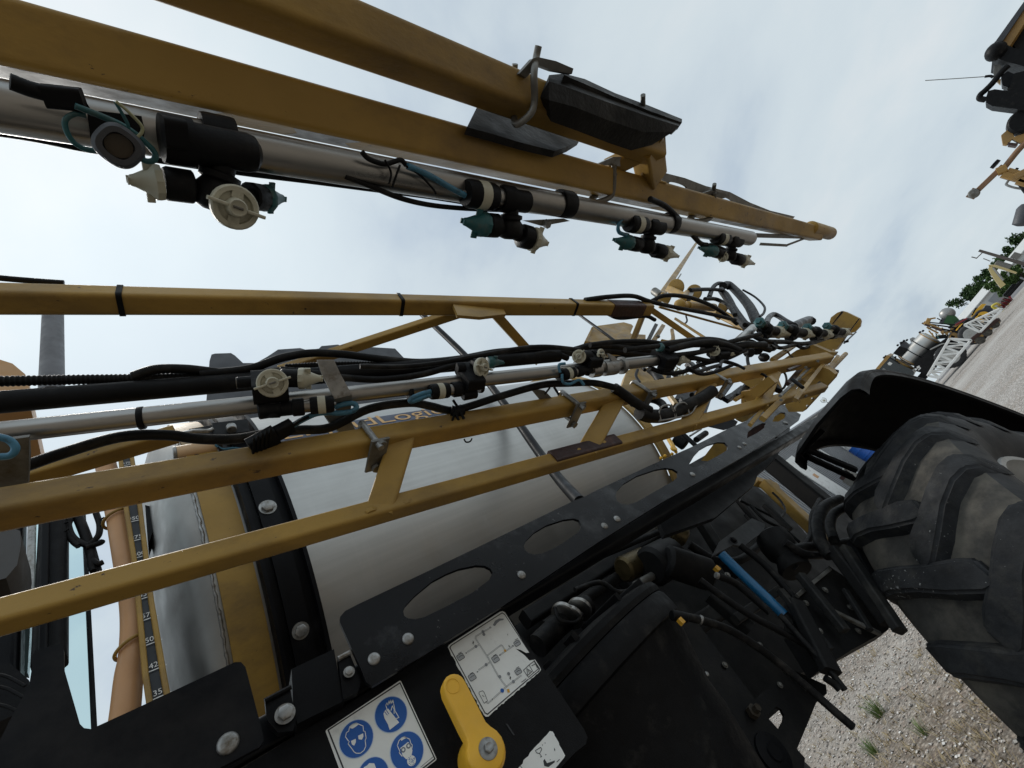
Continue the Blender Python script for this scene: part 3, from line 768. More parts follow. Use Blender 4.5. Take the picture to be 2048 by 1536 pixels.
# upper boom
n1 = turret(P1, -.025, None, (446, 322), (432, 396), 40, [((388, 375), (325, 366), (258, 360), 31, M_WPL, (0, 0, .0)), ((498, 392), (525, 396), (566, 397), 30, M_TEAL, (.02, .03, .04))])
front_cap(n1, (472, 415), P1, -.058, 43, M_WPL, (.25, -.05))
obj('side_tube', MB().lathe(on(322, 276, P1, -.026), on(478, 303, P1, -.026) - on(322, 276, P1, -.026), [(0, .0165), (.003, .0175), (.0195, .0175), (.020, .0150), (.056, .0150), (.062, .0135), (.066, .008)], 22), M_PLA, n1)
obj('collar_hood', MB().beam(on(326, 262, P1, -.040), on(372, 270, P1, -.040), .020, .012, ZV, .003), M_PLA, n1)
n2 = turret(P1, -.02, ((930, 386), (1052, 404), 25), (1022, 414), (1020, 462), 26, [((994, 452), (972, 450), (927, 443), 23, M_TEAL, (0, 0, 0)), ((1040, 471), (1062, 477), (1092, 486), 24, M_WPL, (0, -.003, -.005))])
n3 = turret(P1, -.015, ((1256, 446), (1322, 456), 17), (1300, 460), (1293, 495), 17, [((1278, 490), (1260, 486), (1230, 480), 14, M_TEAL, (0, 0, 0)), ((1308, 500), (1326, 504), (1354, 512), 15, M_WPL, (0, 0, 0))])
hose([(1250, 430), (1237, 448), (1238, 464), (1252, 470)], 4, L=P1, off=-.02, m=M_BLUW, name='wire', host=n3)
n4 = turret(P1, -.012, ((1430, 474), (1478, 484), 13), (1466, 488), (1459, 513), 12.5, [((1443, 507), (1428, 503), (1400, 496), 11, M_TEAL, (0, 0, 0)), ((1468, 517), (1482, 520), (1506, 527), 12, M_WPL, (0, 0, 0))])
front_cap(n4, (1446, 514), P1, -.03, 10, M_WPL)
# main boom
def block(L, off, c, w, h, m=M_PLA, extra=()):
    C = on(*c, L, off); d = (L[1] - L[0]).normalized()
    mb = MB().beam(C - d * pm(w, C) / 2, C + d * pm(w, C) / 2, pm(w * .7, C), pm(h, C), ZV, pm(w * .12, C))
    for (a, b, r) in extra: mb.rod(on(*a, L, off), on(*b, L, off), pm(r, C), 14)
    return part('nozzle_body', mb, m)
m1 = block(P2, -.018, (540, 772), 62, 66, extra=(((474, 766), (512, 763), 12), ((545, 790), (545, 836), 15), ((515, 822), (562, 815), 18), ((560, 756), (600, 757), 19)))
obj('barb_mouth', MB().lathe(on(474, 766, P2, -.018), on(474, 766, P2, -.018) - on(490, 765, P2, -.018), [(0, .0068), (.001, .0068), (.001, .0045), (-.006, .0042)], 16), M_DKST, m1)
front_cap(m1, (545, 766), P2, -.045, 29, M_WPL, (.02, .0))
nozzle_cap(m1, on(596, 757, P2, -.018), on(643, 757, P2, -.022), pm(21, on(596, 757, P2, -.018)), M_WPL)
solenoid(m1, on(668, 807, P2, -.024), on(556, 818, P2, -.018), pm(18, on(600, 807, P2, -.02)))
m2 = block(P2, -.014, (940, 752), 36, 70, extra=(((914, 736), (930, 735), 9), ((945, 735), (962, 735), 19), ((925, 790), (952, 785), 12)))
front_cap(m2, (966, 735), P2, -.032, 20, M_WPL, (.75, -.1))
nozzle_cap(m2, on(975, 724, P2, -.010), on(1006, 725, P2, -.010), pm(12, on(985, 724, P2)), M_TEAL)
solenoid(m2, on(860, 784, P2, -.02), on(940, 776, P2, -.014), pm(16, on(880, 783, P2, -.02)))
hose([(860, 790), (838, 798), (822, 803), (823, 797), (842, 788), (862, 783)], 5, L=P2, off=-.024, m=M_BLUW, name='wire', host=m2)
m3 = block(P2, -.012, (1182, 718), 30, 40, extra=(((1160, 714), (1180, 714), 13), ((1186, 712), (1202, 711), 13), ((1170, 745), (1180, 735), 10)))
front_cap(m3, (1158, 713), P2, -.026, 14, M_WPL)
front_cap(m3, (1204, 711), P2, -.024, 13.5, M_WPL, (.9, -.1))
solenoid(m3, on(1124, 750, P2, -.016), on(1176, 738, P2, -.012), pm(12, on(1140, 748, P2, -.02)))
for q in ([(1124, 748), (1126, 764), (1140, 768), (1158, 760), (1168, 770)], [(1120, 745), (1118, 730), (1130, 727)]):
    hose(q, 3, L=P2, off=-.024, m=M_BLUW, name='wire', host=m3)
m4 = block(P2, -.008, (1328, 716), 34, 44, extra=(((1320, 738), (1344, 732), 9), ((1335, 712), (1352, 716), 11)))
nozzle_cap(m4, on(1354, 717, P2, -.01), on(1378, 722, P2, -.012), pm(12, on(1354, 717, P2)), M_WPL)
obj('teal_cap', MB().lathe(on(1322, 696, P2, -.012), on(1310, 690, P2, -.012) - on(1322, 696, P2, -.012), [(0, .009), (.006, .009), (.008, .006)], 14, mod=lambda a, t: 1 + .06 * math.cos(8 * a)), M_TEAL, m4)
m5 = block(P2, -.006, (1437, 708), 30, 30, extra=(((1440, 704), (1456, 705), 9), ((1425, 716), (1446, 720), 7)))
front_cap(m5, (1429, 702), P2, -.02, 10.5, M_WPL)
nozzle_cap(m5, on(1456, 704, P2, -.01), on(1473, 710, P2, -.012), pm(9, on(1456, 704, P2)), M_WPL)

# ------------------------------------------------------------------ stainless tank
TY, TZ, TR = 1.85, 1.08, .80
def tank_hit(px, py, dr=0.0):
    r = ray(px, py); a, b = r.y, r.dot(MUP_); q = TR + dr
    A = a * a + b * b; B_ = -2 * (a * TY + b * TZ); C = TY * TY + TZ * TZ - q * q
    disc = B_ * B_ - 4 * A * C
    t = (-B_ - math.sqrt(disc)) / (2 * A) if disc > 0 else -B_ / (2 * A)
    p = r * t
    return p.dot(MAX_), math.atan2(b * t - TZ, a * t - TY)
def tank_pt(x, th, dr=0.0):
    q = TR + dr
    return CAM + MAX_ * x + YV * (TY + q * math.cos(th)) + MUP_ * (TZ + q * math.sin(th))
TX0 = tank_hit(415, 1130)[0]; TX1 = tank_hit(1322, 915)[0]
def tank_shell(x0, x1, dr, th0=0, th1=2 * math.pi, n=96, thick=None, m=None, name='tank_band', host=None, nx=1):
    full = th1 - th0 > 6.28; mb = MB(); k = n if full else n + 1
    ths = [th0 + (th1 - th0) * i / n for i in range(k)]
    if thick is None:
        mb.rings([[tank_pt(lerp(x0, x1, i / nx), t, dr) for t in ths] for i in range(nx + 1)], full, False, False)
    else:
        secs = [[tank_pt(x0, t, dr), tank_pt(x0, t, dr + thick), tank_pt(x1, t, dr + thick), tank_pt(x1, t, dr)] for t in ths]
        if full: secs.append(secs[0])
        mb.rings(secs, True, not full, not full)
    return obj(name, mb, m, host or SPR, 30)
tank = tank_shell(TX0, TX1, 0, m=M_TANK, name='tank', nx=6)
# dished heads
def head(x, s, name='tank_head'):
    mb = MB(); rings = []
    for i in range(9):
        f = i / 8; rr = math.cos(f * math.pi / 2) ** .75 if i < 8 else .02
        rings.append([CAM + MAX_ * (x + s * .11 * math.sin(f * math.pi / 2)) + YV * (TY + TR * .998 * rr * math.cos(t)) + MUP_ * (TZ + TR * .998 * rr * math.sin(t)) for t in (2 * math.pi * k / 72 for k in range(72))])
    mb.rings(rings, True, False, True)
    return obj(name, mb, mat('tank_head_satin', (.40, .40, .385), .5, .9, .08, 5, dirt=(.30, .29, .27), dscale=4), tank, 50)
head(TX0, -1); head(TX1, 1)
# weld seam along the front head: an uneven bead
def bead(x, r, name='weld_bead'):
    rnd = random.Random(3); n = 260
    pts = [tank_pt(x + rnd.uniform(-.0015, .0015), math.pi * .55 + math.pi * .9 * i / n, .002 + rnd.uniform(-.001, .002)) for i in range(n)]
    rr = [r * rnd.uniform(.7, 1.35) for _ in pts]
    return obj(name, MB().tube(pts, rr, 7), M_GALV, tank)
bead(TX0 + .003, .0035)
# yellow saddle band, next to the black channel strap
xb1 = tank_hit(505, 1130)[0]
tank_shell(TX0 + .012, xb1, .004, math.pi * .45, math.pi * 1.6, 60, .010, M_YEL, 'saddle_band', tank)
def channel(pxs, w, name, back=.0):
    """black channel strap clamped round the tank: web, two flanges, ends"""
    x0 = tank_hit(*pxs[0])[0]; x1 = tank_hit(*pxs[1])[0]
    host = tank_shell(lerp(x0, x1, .28), lerp(x0, x1, .72), .020, math.pi * .5, math.pi * 1.32, 60, .010, M_BLK, name)
    fw = (x1 - x0) * .09
    for a, b, d0, th in ((x0, x0 + fw, .004, .045), (x1 - fw, x1, .004, .045), (x0 + fw, lerp(x0, x1, .28), .006, .012), (lerp(x0, x1, .72), x1 - fw, .006, .012)):
        tank_shell(a, b, d0, math.pi * .5, math.pi * 1.32, 60, th, M_BLK, 'flange', host)
    return host, lerp(x0, x1, .5)
st1, xs1 = channel(((512, 1130), (612, 1130)), .12, 'tank_strap')
def dome_bolt(px, py, P, N, rpx, m=M_GALV, host=None, name='bolt', hexa=False):
    r = pm(rpx, P); N = Vector(N).normalized()
    mb = MB()
    if hexa:
        mb.lathe(P, N, [(0, r * 1.35), (r * .15, r * 1.35), (r * .15, r)], 20)
        mb.lathe(P + N * r * .15, N, [(0, r), (r * .55, r), (r * .68, r * .82)], 6)
    else:
        mb.lathe(P, N, [(0, r), (r * .12, r), (r * .3, r * .86), (r * .44, r * .58), (r * .48, r * .22), (r * .44, .0004)], 20)
    return obj(name, mb, m, host or SPR, 40)
for px, py in ((523, 1018), (611, 1257)):
    x, th = tank_hit(px, py, .030); P = tank_pt(xs1, th, .030); N = P - tank_pt(xs1, th, -.5)
    dome_bolt(px, py, P, N, 12, M_GALV, st1, hexa=True)
# lettering on the tank shoulder: navy band with tan letters
M_NAVY = mat('decal_navy', (.035, .045, .085), .4, 0, .1, 20)
M_DTAN = mat('decal_tan', (.62, .36, .12), .4, 0, .1, 20)
M_DLIT = mat('decal_white', (.62, .63, .64), .4, 0, .05, 20)
def text_mesh(s, size):
    cu = bpy.data.curves.new('t', 'FONT'); cu.body = s; cu.size = size; cu.resolution_u = 3; cu.align_x = 'LEFT'
    o = bpy.data.objects.new('t', cu); COL.objects.link(o)
    dg = bpy.context.evaluated_depsgraph_get()
    me = bpy.data.meshes.new_from_object(o.evaluated_get(dg))
    vs = [v.co.copy() for v in me.vertices]; fs = [tuple(p.vertices) for p in me.polygons]
    bpy.data.objects.remove(o); bpy.data.curves.remove(cu); bpy.data.meshes.remove(me)
    return vs, fs
xl, thl = tank_hit(566, 884, .001); xr, thr = tank_hit(886, 823, .001)
th_top = math.pi * .70; 
DTH = tank_hit(760, 848)[1]          # angle at the baseline of the capital in the middle
def wrap(vs, x0, sx, th0, sv, dr): return [tank_pt(x0 + v.x * sx, th0 - v.y * sv / TR, dr) for v in vs]
vs, fs = text_mesh('LiquidLogic', 1.0); wx = max(v.x for v in vs)
sx = (xr - xl) / wx
dec = MB()
n_ = 24
dec.rings([[tank_pt(lerp(xl - .10, xr + .03, i / n_), DTH + dth / TR, .0012) for dth in (.012, -.052, -.062)] for i in range(n_ + 1)], False, False, False)
lo = obj('decal_band', dec, M_NAVY, tank)
d2 = MB(); d2.rings([[tank_pt(lerp(xl - .10, xr + .03, i / n_), DTH + dth / TR, .0012) for dth in (.10, .06, .0125)] for i in range(n_ + 1)], False, False, False)
obj('decal_band', d2, M_DLIT, tank)
obj('lettering', MB().add(wrap(vs, xl, sx, DTH, .105, .0024), fs), M_DTAN, tank, label='tan lettering reading LiquidLogic on the tank')
vs, fs = text_mesh('Recirculation', 1.0); wx2 = max(v.x for v in vs)
obj('lettering', MB().add(wrap(vs, xl + .05, (xr - xl - .02) / wx2, DTH + .055 / TR, .05, .0024), fs), M_WHT, tank)
# second strap / stay running down the tank to the side rail
sy = [at(835, 620, Y=1.12), at(935, 716, Y=1.06), at(1012, 812, Y=1.0), at(1076, 902, Y=.93), at(1118, 958, Y=.86), at(1160, 1004, Y=.76)]
part('tank_stay', MB().tube(spline(sy, 5), .018, 12), M_BLK)
part('tank_stay', MB().tube(spline([at(1148, 622, Y=1.3), at(1240, 690, Y=1.2), at(1290, 740, Y=1.1)], 4), .014, 10), M_BLK)
# tank lid
lid = [(419, 722), (423, 709), (430, 707), (462, 706), (470, 711), (486, 726), (512, 726), (535, 713), (556, 699), (600, 696), (614, 700), (638, 697), (643, 692), (676, 689), (686, 694), (740, 694), (790, 697), (812, 720), (830, 930), (400, 960)]
part('tank_lid', MB().plate([at(x, y, Y=1.45) for x, y in lid], YV, .55), M_LIDG, ang=50)

# ------------------------------------------------------------------ sight gauge with gallon marks, tan hose beside it
GY = .90
gp = lambda x, y, d=0.0: at(x, y, Y=GY + d)
g = part('sight_gauge', MB().plate([gp(241, 900), gp(259, 898), gp(278, 1014), gp(300, 1200), gp(325, 1350), gp(333, 1400), gp(304, 1420), gp(293, 1350), gp(272, 1130), gp(255, 1020)], YV, .012), mat('gauge_black', (.014, .017, .021), .4, 0, .1))
for e in ([(239, 900), (253, 1020), (270, 1130), (291, 1350), (302, 1425)], [(261, 898), (280, 1014), (302, 1200), (327, 1350), (336, 1400)]):
    obj('gauge_edge', MB().tube([gp(x, y, -.004) for x, y in e], .0042, 8), M_YEL, g)
vals = [('1175', 247, 930), ('1100', 252, 966), ('1025', 257, 1000), ('950', 262, 1042), ('875', 267, 1080), ('800', 272, 1114), ('725', 277, 1152), ('650', 283, 1196), ('575', 289, 1238), ('500', 296, 1287), ('425', 304, 1339), ('350', 312, 1394)]
for s, x, y in vals:
    p0 = gp(x - 6 - (1 if len(s) > 3 else 0), y, -.003); vs, fs = text_mesh(s, .0118 if len(s) == 3 else .0090)
    up = (gp(x - 8, y - 30, -.003) - p0).normalized(); rt = Vector((up.z, 0, -up.x))
    rt = (MAX_ * 1.0).normalized(); up = MUP_
    obj('gauge_number', MB().add([p0 + rt * v.x * 1.05 + up * v.y * 1.1 for v in vs], fs), M_WHT, g)
    mk = MB().ribbon([p0 - rt * .001 - up * .004, p0 + rt * .022 - up * .004], .0016, -YV)
    obj('gauge_mark', mk, M_WHT, g)
th_ = [(205, 905), (214, 940), (234, 1026), (243, 1076), (252, 1126), (264, 1196), (268, 1252), (265, 1310), (258, 1350), (250, 1428), (240, 1480)]
part('fill_hose', MB().tube(spline([at(x, y, Y=.93) for x, y in th_], 5), .0195, 18), M_TAN)
for x, y in ((238, 1037), (268, 1292)):
    c = at(x, y, Y=.93); mb = MB()
    mb.tube(spline([c + Vector((.026 * math.cos(t), .026 * math.sin(t), .007 * math.cos(t))) for t in (2 * math.pi * k / 12 for k in range(13))], 3), .003, 8)
    obj('hose_ring', mb, M_YEL, g)

# ------------------------------------------------------------------ side rail with oval cut-outs
RY = .72
zA = lambda pts, ox, oy, s: [(ox + x / s, oy + y / s) for x, y in pts]
rail = [(690, 1222), (717, 1208), (848, 1146), (981, 1082), (1151, 1000), (1168, 994), (1186, 984), (1293, 934), (1383, 894), (1453, 859), (1494, 841), (1530, 812), (1548, 806), (1570, 810), (1602, 829), (1598, 840), (1560, 868), (1494, 909), (1408, 958), (1325, 1004), (1200, 1082), (1007, 1211), (860, 1303), (745, 1372), (732, 1364), (722, 1338), (680, 1245), (680, 1234)]
slots = [zA([(705, 1170), (720, 1130), (780, 1065), (900, 965), (1000, 912), (1080, 880), (1200, 855), (1260, 858), (1300, 878), (1315, 905), (1290, 955), (1180, 1040), (1000, 1135), (850, 1208), (790, 1222), (740, 1218), (712, 1200)], 600, 880, 3.413),
         zA([(1528, 725), (1545, 685), (1600, 630), (1680, 582), (1800, 543), (1870, 535), (1905, 548), (1922, 580), (1900, 630), (1800, 700), (1720, 745), (1650, 775), (1600, 782), (1560, 772), (1535, 750)], 600, 880, 3.413),
         zA([(118, 355), (130, 315), (180, 260), (280, 200), (420, 152), (500, 138), (560, 145), (595, 168), (600, 205), (560, 240), (400, 330), (280, 400), (220, 418), (165, 415), (130, 390)], 1200, 900, 3.84),
         zA([(705, 1075), (760, 980), (820, 915), (900, 870), (1000, 842), (1070, 845), (1105, 880), (1100, 920), (1000, 985), (900, 1035), (800, 1090), (740, 1098)], 1240, 720, 5.12),
         zA([(1300, 800), (1310, 735), (1380, 680), (1460, 645), (1490, 650), (1485, 690), (1400, 750)], 1240, 720, 5.12),
         zA([(1560, 630), (1590, 570), (1650, 535), (1690, 540), (1700, 570), (1680, 600), (1620, 630)], 1240, 720, 5.12)]
RAILM = mat('rail_black_dusty', (.0055, .006, .0078), .33, 0, .2, 10, spec=.24, dirt=(.075, .079, .084), dscale=5, dlo=.53, dhi=.70, chips=(.12, .12, .12), chip_lo=.70, bump=.05, bscale=300)
rl = part('side_rail', MB().plate([at(x, y, Y=RY) for x, y in rail], YV, .007, [[at(x, y, Y=RY) for x, y in s] for s in slots]), RAILM, ang=30)
for x, y, r in ((816, 1278, 12), (748, 1318, 12.5), (1043, 1150, 9), (1209, 1052, 7.5), (1234, 1038, 7.5), (1385, 949, 6), (1489, 888, 4.5), (1479, 895, 4.5), (1571, 846, 5)):
    dome_bolt(x, y, at(x, y, Y=RY), -YV, r, M_GALV, rl)
# foot of the tank strap: bracket with rim, and the lower frame tube it stands on
BYY = .735
ft = part('strap_foot', MB().plate([at(x, y, Y=BYY) for x, y in ((583, 1338), (668, 1298), (682, 1376), (690, 1400), (594, 1448), (586, 1400))], YV, .06), M_BLK, ang=30)
for q in (((676, 1316), (699, 1306), (722, 1362), (716, 1384), (686, 1398)), ((530, 1400), (580, 1374), (592, 1440), (586, 1462), (556, 1465), (534, 1440))):
    obj('foot_tab', MB().plate([at(x, y, Y=BYY - .004) for x, y in q], YV, .012), M_BLK, ft, 30)
obj('tab_edge', MB().tube([at(676, 1318, Y=BYY - .006), at(700, 1305, Y=BYY - .006)], .004, 8), M_GALV, ft)
obj('tab_edge', MB().tube([at(529, 1402, Y=BYY - .006), at(582, 1374, Y=BYY - .006)], .0035, 8), M_BLK, ft)
dome_bolt(0, 0, at(570, 1428, Y=BYY - .008), -YV, 14, M_GALV, ft, hexa=True)
dome_bolt(0, 0, at(698, 1344, Y=BYY - .008), -YV, 8, M_GALV, ft, hexa=True)
fr = part('frame_tube', MB().beam(at(380, 1565, Y=.79), at(1660, 830, Y=.79), .05, .045, ZV, .006), M_BLK)
# cut plate at the lower left with a domed bolt
pl = [(64, 1312), (70, 1302), (100, 1292), (124, 1288), (128, 1300), (128, 1337), (160, 1448), (168, 1456), (182, 1458), (276, 1415), (470, 1324), (482, 1324), (491, 1334), (526, 1468), (527, 1482), (519, 1494), (390, 1562), (200, 1740), (-160, 1740), (-60, 1600), (20, 1440), (58, 1372), (63, 1340)]
LP = part('cut_plate', MB().plate([at(x, y, Y=.66) for x, y in pl], YV, .006), mat('plate_black', (.005, .0053, .0068), .5, 0, .2, 8, spec=.13, dirt=(.028, .026, .025), dscale=5, dlo=.5, dhi=.8, bump=.04, bscale=500), ang=30)
dome_bolt(0, 0, at(456, 1487, Y=.66), -YV, 20, M_GALV, LP)

# ------------------------------------------------------------------ control panel with labels and valve lever
PY_ = .76
PB = part('control_panel', MB().plate([at(x, y, Y=PY_) for x, y in ((300, 1650), (560, 1490), (745, 1378), (1004, 1218), (1012, 1224), (1168, 1458), (1175, 1474), (1172, 1488), (1150, 1505), (1060, 1600), (900, 1760), (300, 1800))], YV, .03), mat('panel_black', (.006, .006, .0068), .45, 0, .2, 20, spec=.13, dirt=(.024, .024, .024), dscale=8, dlo=.55, dhi=.8, bump=.22, bscale=420), ang=30)
def stk(pts, m, host, lift, name, holes=()):
    return obj(name, MB().plate([at(x, y, Y=PY_ - lift) for x, y in pts], YV, .0004, holes), m, host, 20)
def arc_corner(pts, r):
    out = []; n = len(pts)
    for i in range(n):
        p, a, b = Vector(pts[i]), Vector(pts[i - 1]), Vector(pts[(i + 1) % n])
        d0, d1 = (a - p).normalized() * r, (b - p).normalized() * r
        for t in (0, .25, .5, .75, 1): out.append(tuple((1 - t) ** 2 * (p + d0) + 2 * t * (1 - t) * p + t * t * (p + d1)))
    return out
def lines(host, pls, w_px, m, lift, name='print', f=lambda q: q):
    mb = MB()
    for pl_ in pls:
        P = [at(*f(q), Y=PY_ - lift) for q in pl_]
        mb.ribbon(P, pm(w_px, P[0]), -YV)
    return obj(name, mb, m, host)
def fills(host, polys, m, lift, name='print', f=lambda q: q):
    mb = MB()
    for pl_ in polys: mb.plate([at(*f(q), Y=PY_ - lift) for q in pl_], YV, .0001)
    return obj(name, mb, m, host)
def disc(c, e, n=36):
    C = at(*c, Y=0 + PY_); r = (at(*e, Y=PY_) - C).length
    return C, r
def disc_mb(mb, c, r, lift, n=36):
    return mb.plate([c - YV * lift + Vector((r * math.cos(t), 0, r * math.sin(t))) for t in (2 * math.pi * k / n for k in range(n))], YV, .0001)
# safety label: four blue mandatory signs
S1 = stk(arc_corner([(650.5, 1461), (801, 1360), (874, 1519), (716, 1640)], 4), M_STK, PB, .0012, 'safety_label')
zs = lambda q: (640 + q[0] / 8.533, 1360 + q[1] / 8.533)
lines(S1, [[(140, 855), (1365, 48), (1962, 1345), (720, 2320), (140, 855)]], 2.6, M_PRK, .0016, 'label_border', zs)
rr = None
mbd = MB(); mbw = MB()
for c, e in (((620, 1005), (330, 1075)), ((1210, 590), (1478, 555)), ((1482, 1215), (1757, 1165)), ((905, 1640), (1165, 1560))):
    C, r = disc(zs(c), zs(e)); disc_mb(mbw, C, r * 1.045, .0015); disc_mb(mbd, C, r, .0018)
obj('sign_rim', mbw, mat('print_pale_blue', (.50, .62, .78), .42, 0, .05), S1); obj('sign_disc', mbd, M_PRB, S1)
W_ = mat('print_white', (.84, .85, .82), .45, 0, .04)
lines(S1, [[(485, 1040), (435, 970), (450, 900), (490, 870), (505, 800), (560, 752), (620, 735), (735, 785), (742, 870), (770, 880), (787, 990), (772, 1030), (782, 1130), (750, 1200), (690, 1250), (620, 1250), (580, 1225), (550, 1180), (480, 1090), (500, 1050)],
           [(1145, 500), (1122, 430), (1140, 392), (1160, 430), (1178, 352), (1192, 410), (1207, 340), (1222, 405), (1243, 335), (1255, 400), (1282, 530), (1347, 640), (1290, 662)], [(1212, 520), (1234, 440), (1265, 500), (1265, 570)],
           [(1400, 1300), (1350, 1240), (1365, 1220), (1320, 1120), (1345, 1040), (1392, 990), (1440, 968), (1530, 1010), (1550, 1080), (1577, 1112), (1570, 1165)]], 1.5, W_, .0021, 'pictogram', zs)
for pg_ in [[(508, 800), (560, 750), (620, 733), (655, 760), (605, 800), (560, 828), (520, 825)], [(528, 1040), (612, 1000), (612, 1060), (585, 1120), (545, 1102)], [(648, 952), (737, 908), (742, 962), (716, 1018), (660, 1012)],
           [(1083, 575), (1100, 535), (1125, 505), (1165, 488), (1197, 530), (1352, 725), (1190, 852), (1160, 760), (1100, 650)],
           [(1372, 1160), (1500, 1058), (1542, 1090), (1578, 1200), (1562, 1285), (1500, 1342), (1470, 1352), (1410, 1292)], [(1378, 1010), (1440, 966), (1490, 985), (1430, 1010), (1390, 1040)],
           [(745, 1490), (800, 1460), (840, 1418), (925, 1422), (962, 1515), (990, 1640), (800, 1690)]]:
    fills(S1, [pg_], W_, .0021, 'pictogram', zs)
mbg = MB()
for c in ((1415, 1205), (1505, 1137)):
    C, r = disc(zs(c), zs((c[0] + 40, c[1]))); disc_mb(mbg, C, r, .0024, 18)
obj('pictogram', mbg, mat('print_mid_grey', (.17, .19, .24), .5, 0, .1), S1)
mbg = MB()
for c in ((1415, 1205), (1505, 1137)):
    C, r = disc(zs(c), zs((c[0] + 20, c[1]))); disc_mb(mbg, C, r, .0027, 14)
C, r = disc(zs((1555, 1390)), zs((1630, 1385))); disc_mb(mbg, C, r, .0024, 24)
obj('pictogram', mbg, W_, S1)
mbg = MB(); rnd = random.Random(5)
for _ in range(34):
    a, q = rnd.uniform(0, 6.28), r * .88 * math.sqrt(rnd.random()); disc_mb(mbg, C + Vector((q * math.cos(a), 0, q * math.sin(a))), r * .075, .0027, 6)
obj('pictogram', mbg, M_PRB, S1)
lines(S1, [[(528, 1040), (500, 1062)], [(612, 1005), (650, 965)], [(737, 908), (752, 880)], [(1105, 545), (1150, 600)], [(1130, 515), (1175, 580)]], 1.1, M_PRB, .0024, 'pictogram', zs)
lines(S1, [[(1720 + k * 22, 1488 - k * 18), (1732 + k * 22, 1470 - k * 18)] for k in range(10)], .9, M_PRK, .0016, 'print_code', zs)
# plumbing diagram label, its edge ragged and a piece torn away
zd = lambda q: (880 + q[0] / 6.677, 1210 + q[1] / 6.677)
rnd = random.Random(9)
def ragged(a, b, n, amp):
    return [(lerp(a[0], b[0], i / n) + rnd.uniform(-amp, amp), lerp(a[1], b[1], i / n) + rnd.uniform(-amp, amp)) for i in range(n)]
edge = [(118, 536), (150, 512), (800, 90), (838, 82), (868, 98)] + [(1195, 635), (1150, 640), (1080, 600), (1010, 582), (1060, 620), (1130, 672), (1195, 742), (1268, 728)] + [(1335, 830), (1348, 862), (1340, 880)] + ragged((1330, 895), (700, 1440), 30, 9) + [(650, 1488), (612, 1492), (585, 1465)] + ragged((570, 1440), (120, 600), 26, 8) + [(106, 560)]
S2 = stk([zd(q) for q in edge], M_STK, PB, .0012, 'diagram_label')
lines(S2, [[(860, 125), (830, 105), (150, 540), (132, 570), (600, 1440), (635, 1458), (1180, 990)], [(1195, 985), (1322, 880), (1330, 850), (1255, 735)], [(1200, 640), (860, 120)]], 1.7, M_PRK, .0016, 'label_border', zd)
dbl = [[(680, 300), (570, 362), (480, 418), (474, 445), (640, 700), (780, 950), (885, 1090)], [(640, 668), (815, 535), (835, 545), (870, 605)], [(520, 530), (370, 625)], [(665, 765), (520, 865)], [(885, 1090), (1082, 942)], [(885, 1090), (720, 1240)], [(690, 1270), (640, 1312), (615, 1292)], [(980, 545), (800, 668)]]
lines(S2, dbl, 2.5, M_PRG, .0016, 'diagram_pipe', zd); lines(S2, dbl, 1.0, M_STK, .0019, 'diagram_pipe', zd)
def rrect(c, w, h):
    ux, uy = (.84, -.53), (.53, .85)
    return arc_corner([(c[0] + sx_ * w * ux[0] + sy_ * h * uy[0], c[1] + sx_ * w * ux[1] + sy_ * h * uy[1]) for sx_, sy_ in ((-1, -1), (1, -1), (1, 1), (-1, 1))], 18)
tanks = [((275, 692), 46, 38), ((430, 962), 46, 42), ((742, 720), 44, 42), ((1030, 510), 40, 34), ((1045, 887), 42, 36)]
[fills(S2, [rrect(*t_)], mat('print_light_grey', (.42, .44, .45), .5, 0, .05), .0016, 'diagram_tank', zd) for t_ in tanks]
lines(S2, [rrect(*t) + rrect(*t)[:1] for t in tanks] + [[(c[0] - 30, c[1] - 40), (c[0] + 8, c[1] - 64)] for c, _, _ in tanks] + [[(c[0] - 22, c[1] + 8), (c[0] + 2, c[1] - 14), (c[0] + 26, c[1] - 18)] for c, _, _ in tanks]
      + [[(520, 1180), (525, 1160), (570, 1145), (590, 1165), (635, 1280), (590, 1312), (520, 1180)], [(565, 1205), (590, 1225)]], 1.0, M_PRK, .0019, 'diagram_line', zd)
fills(S2, [[(705, 270), (735, 210), (790, 180), (850, 182), (848, 200), (800, 210), (760, 245), (735, 280)]], M_PRG, .0016, 'diagram_machine', zd)
arrows = [[(335, 640), (360, 630), (355, 650)], [(485, 895), (510, 880), (508, 900)], [(680, 290), (660, 290), (668, 310)], [(785, 675), (805, 655), (812, 672)], [(985, 535), (960, 540), (972, 556)], [(715, 1248), (690, 1250), (700, 1270)], [(438, 470), (440, 500), (430, 505), (450, 530), (446, 505), (456, 500)], [(930, 940), (936, 970), (926, 975), (948, 1000), (944, 975), (952, 970)], [(905, 380), (910, 405), (900, 400)], [(915, 530), (940, 560), (920, 560)]]
fills(S2, arrows, M_PRK, .0019, 'diagram_arrow', zd)
mbg = MB()
for c in ((570, 365), (475, 562), (612, 805), (795, 965), (975, 1030), (582, 400), (912, 925)):
    C, r = disc(zd(c), zd((c[0] + 20, c[1]))); disc_mb(mbg, C, r, .0020, 12)
obj('diagram_valve', mbg, M_PRG, S2)
mbg = MB(); C, r = disc(zd((826, 1150)), zd((852, 1150))); disc_mb(mbg, C, r, .0020, 8); obj('diagram_pump', mbg, M_PRB, S2)
fills(S2, [[(890, 1125), (925, 1120), (935, 1165), (905, 1170)], [(852, 600), (872, 590), (888, 612), (866, 630)]], M_BRASS, .0020, 'diagram_valve', zd)
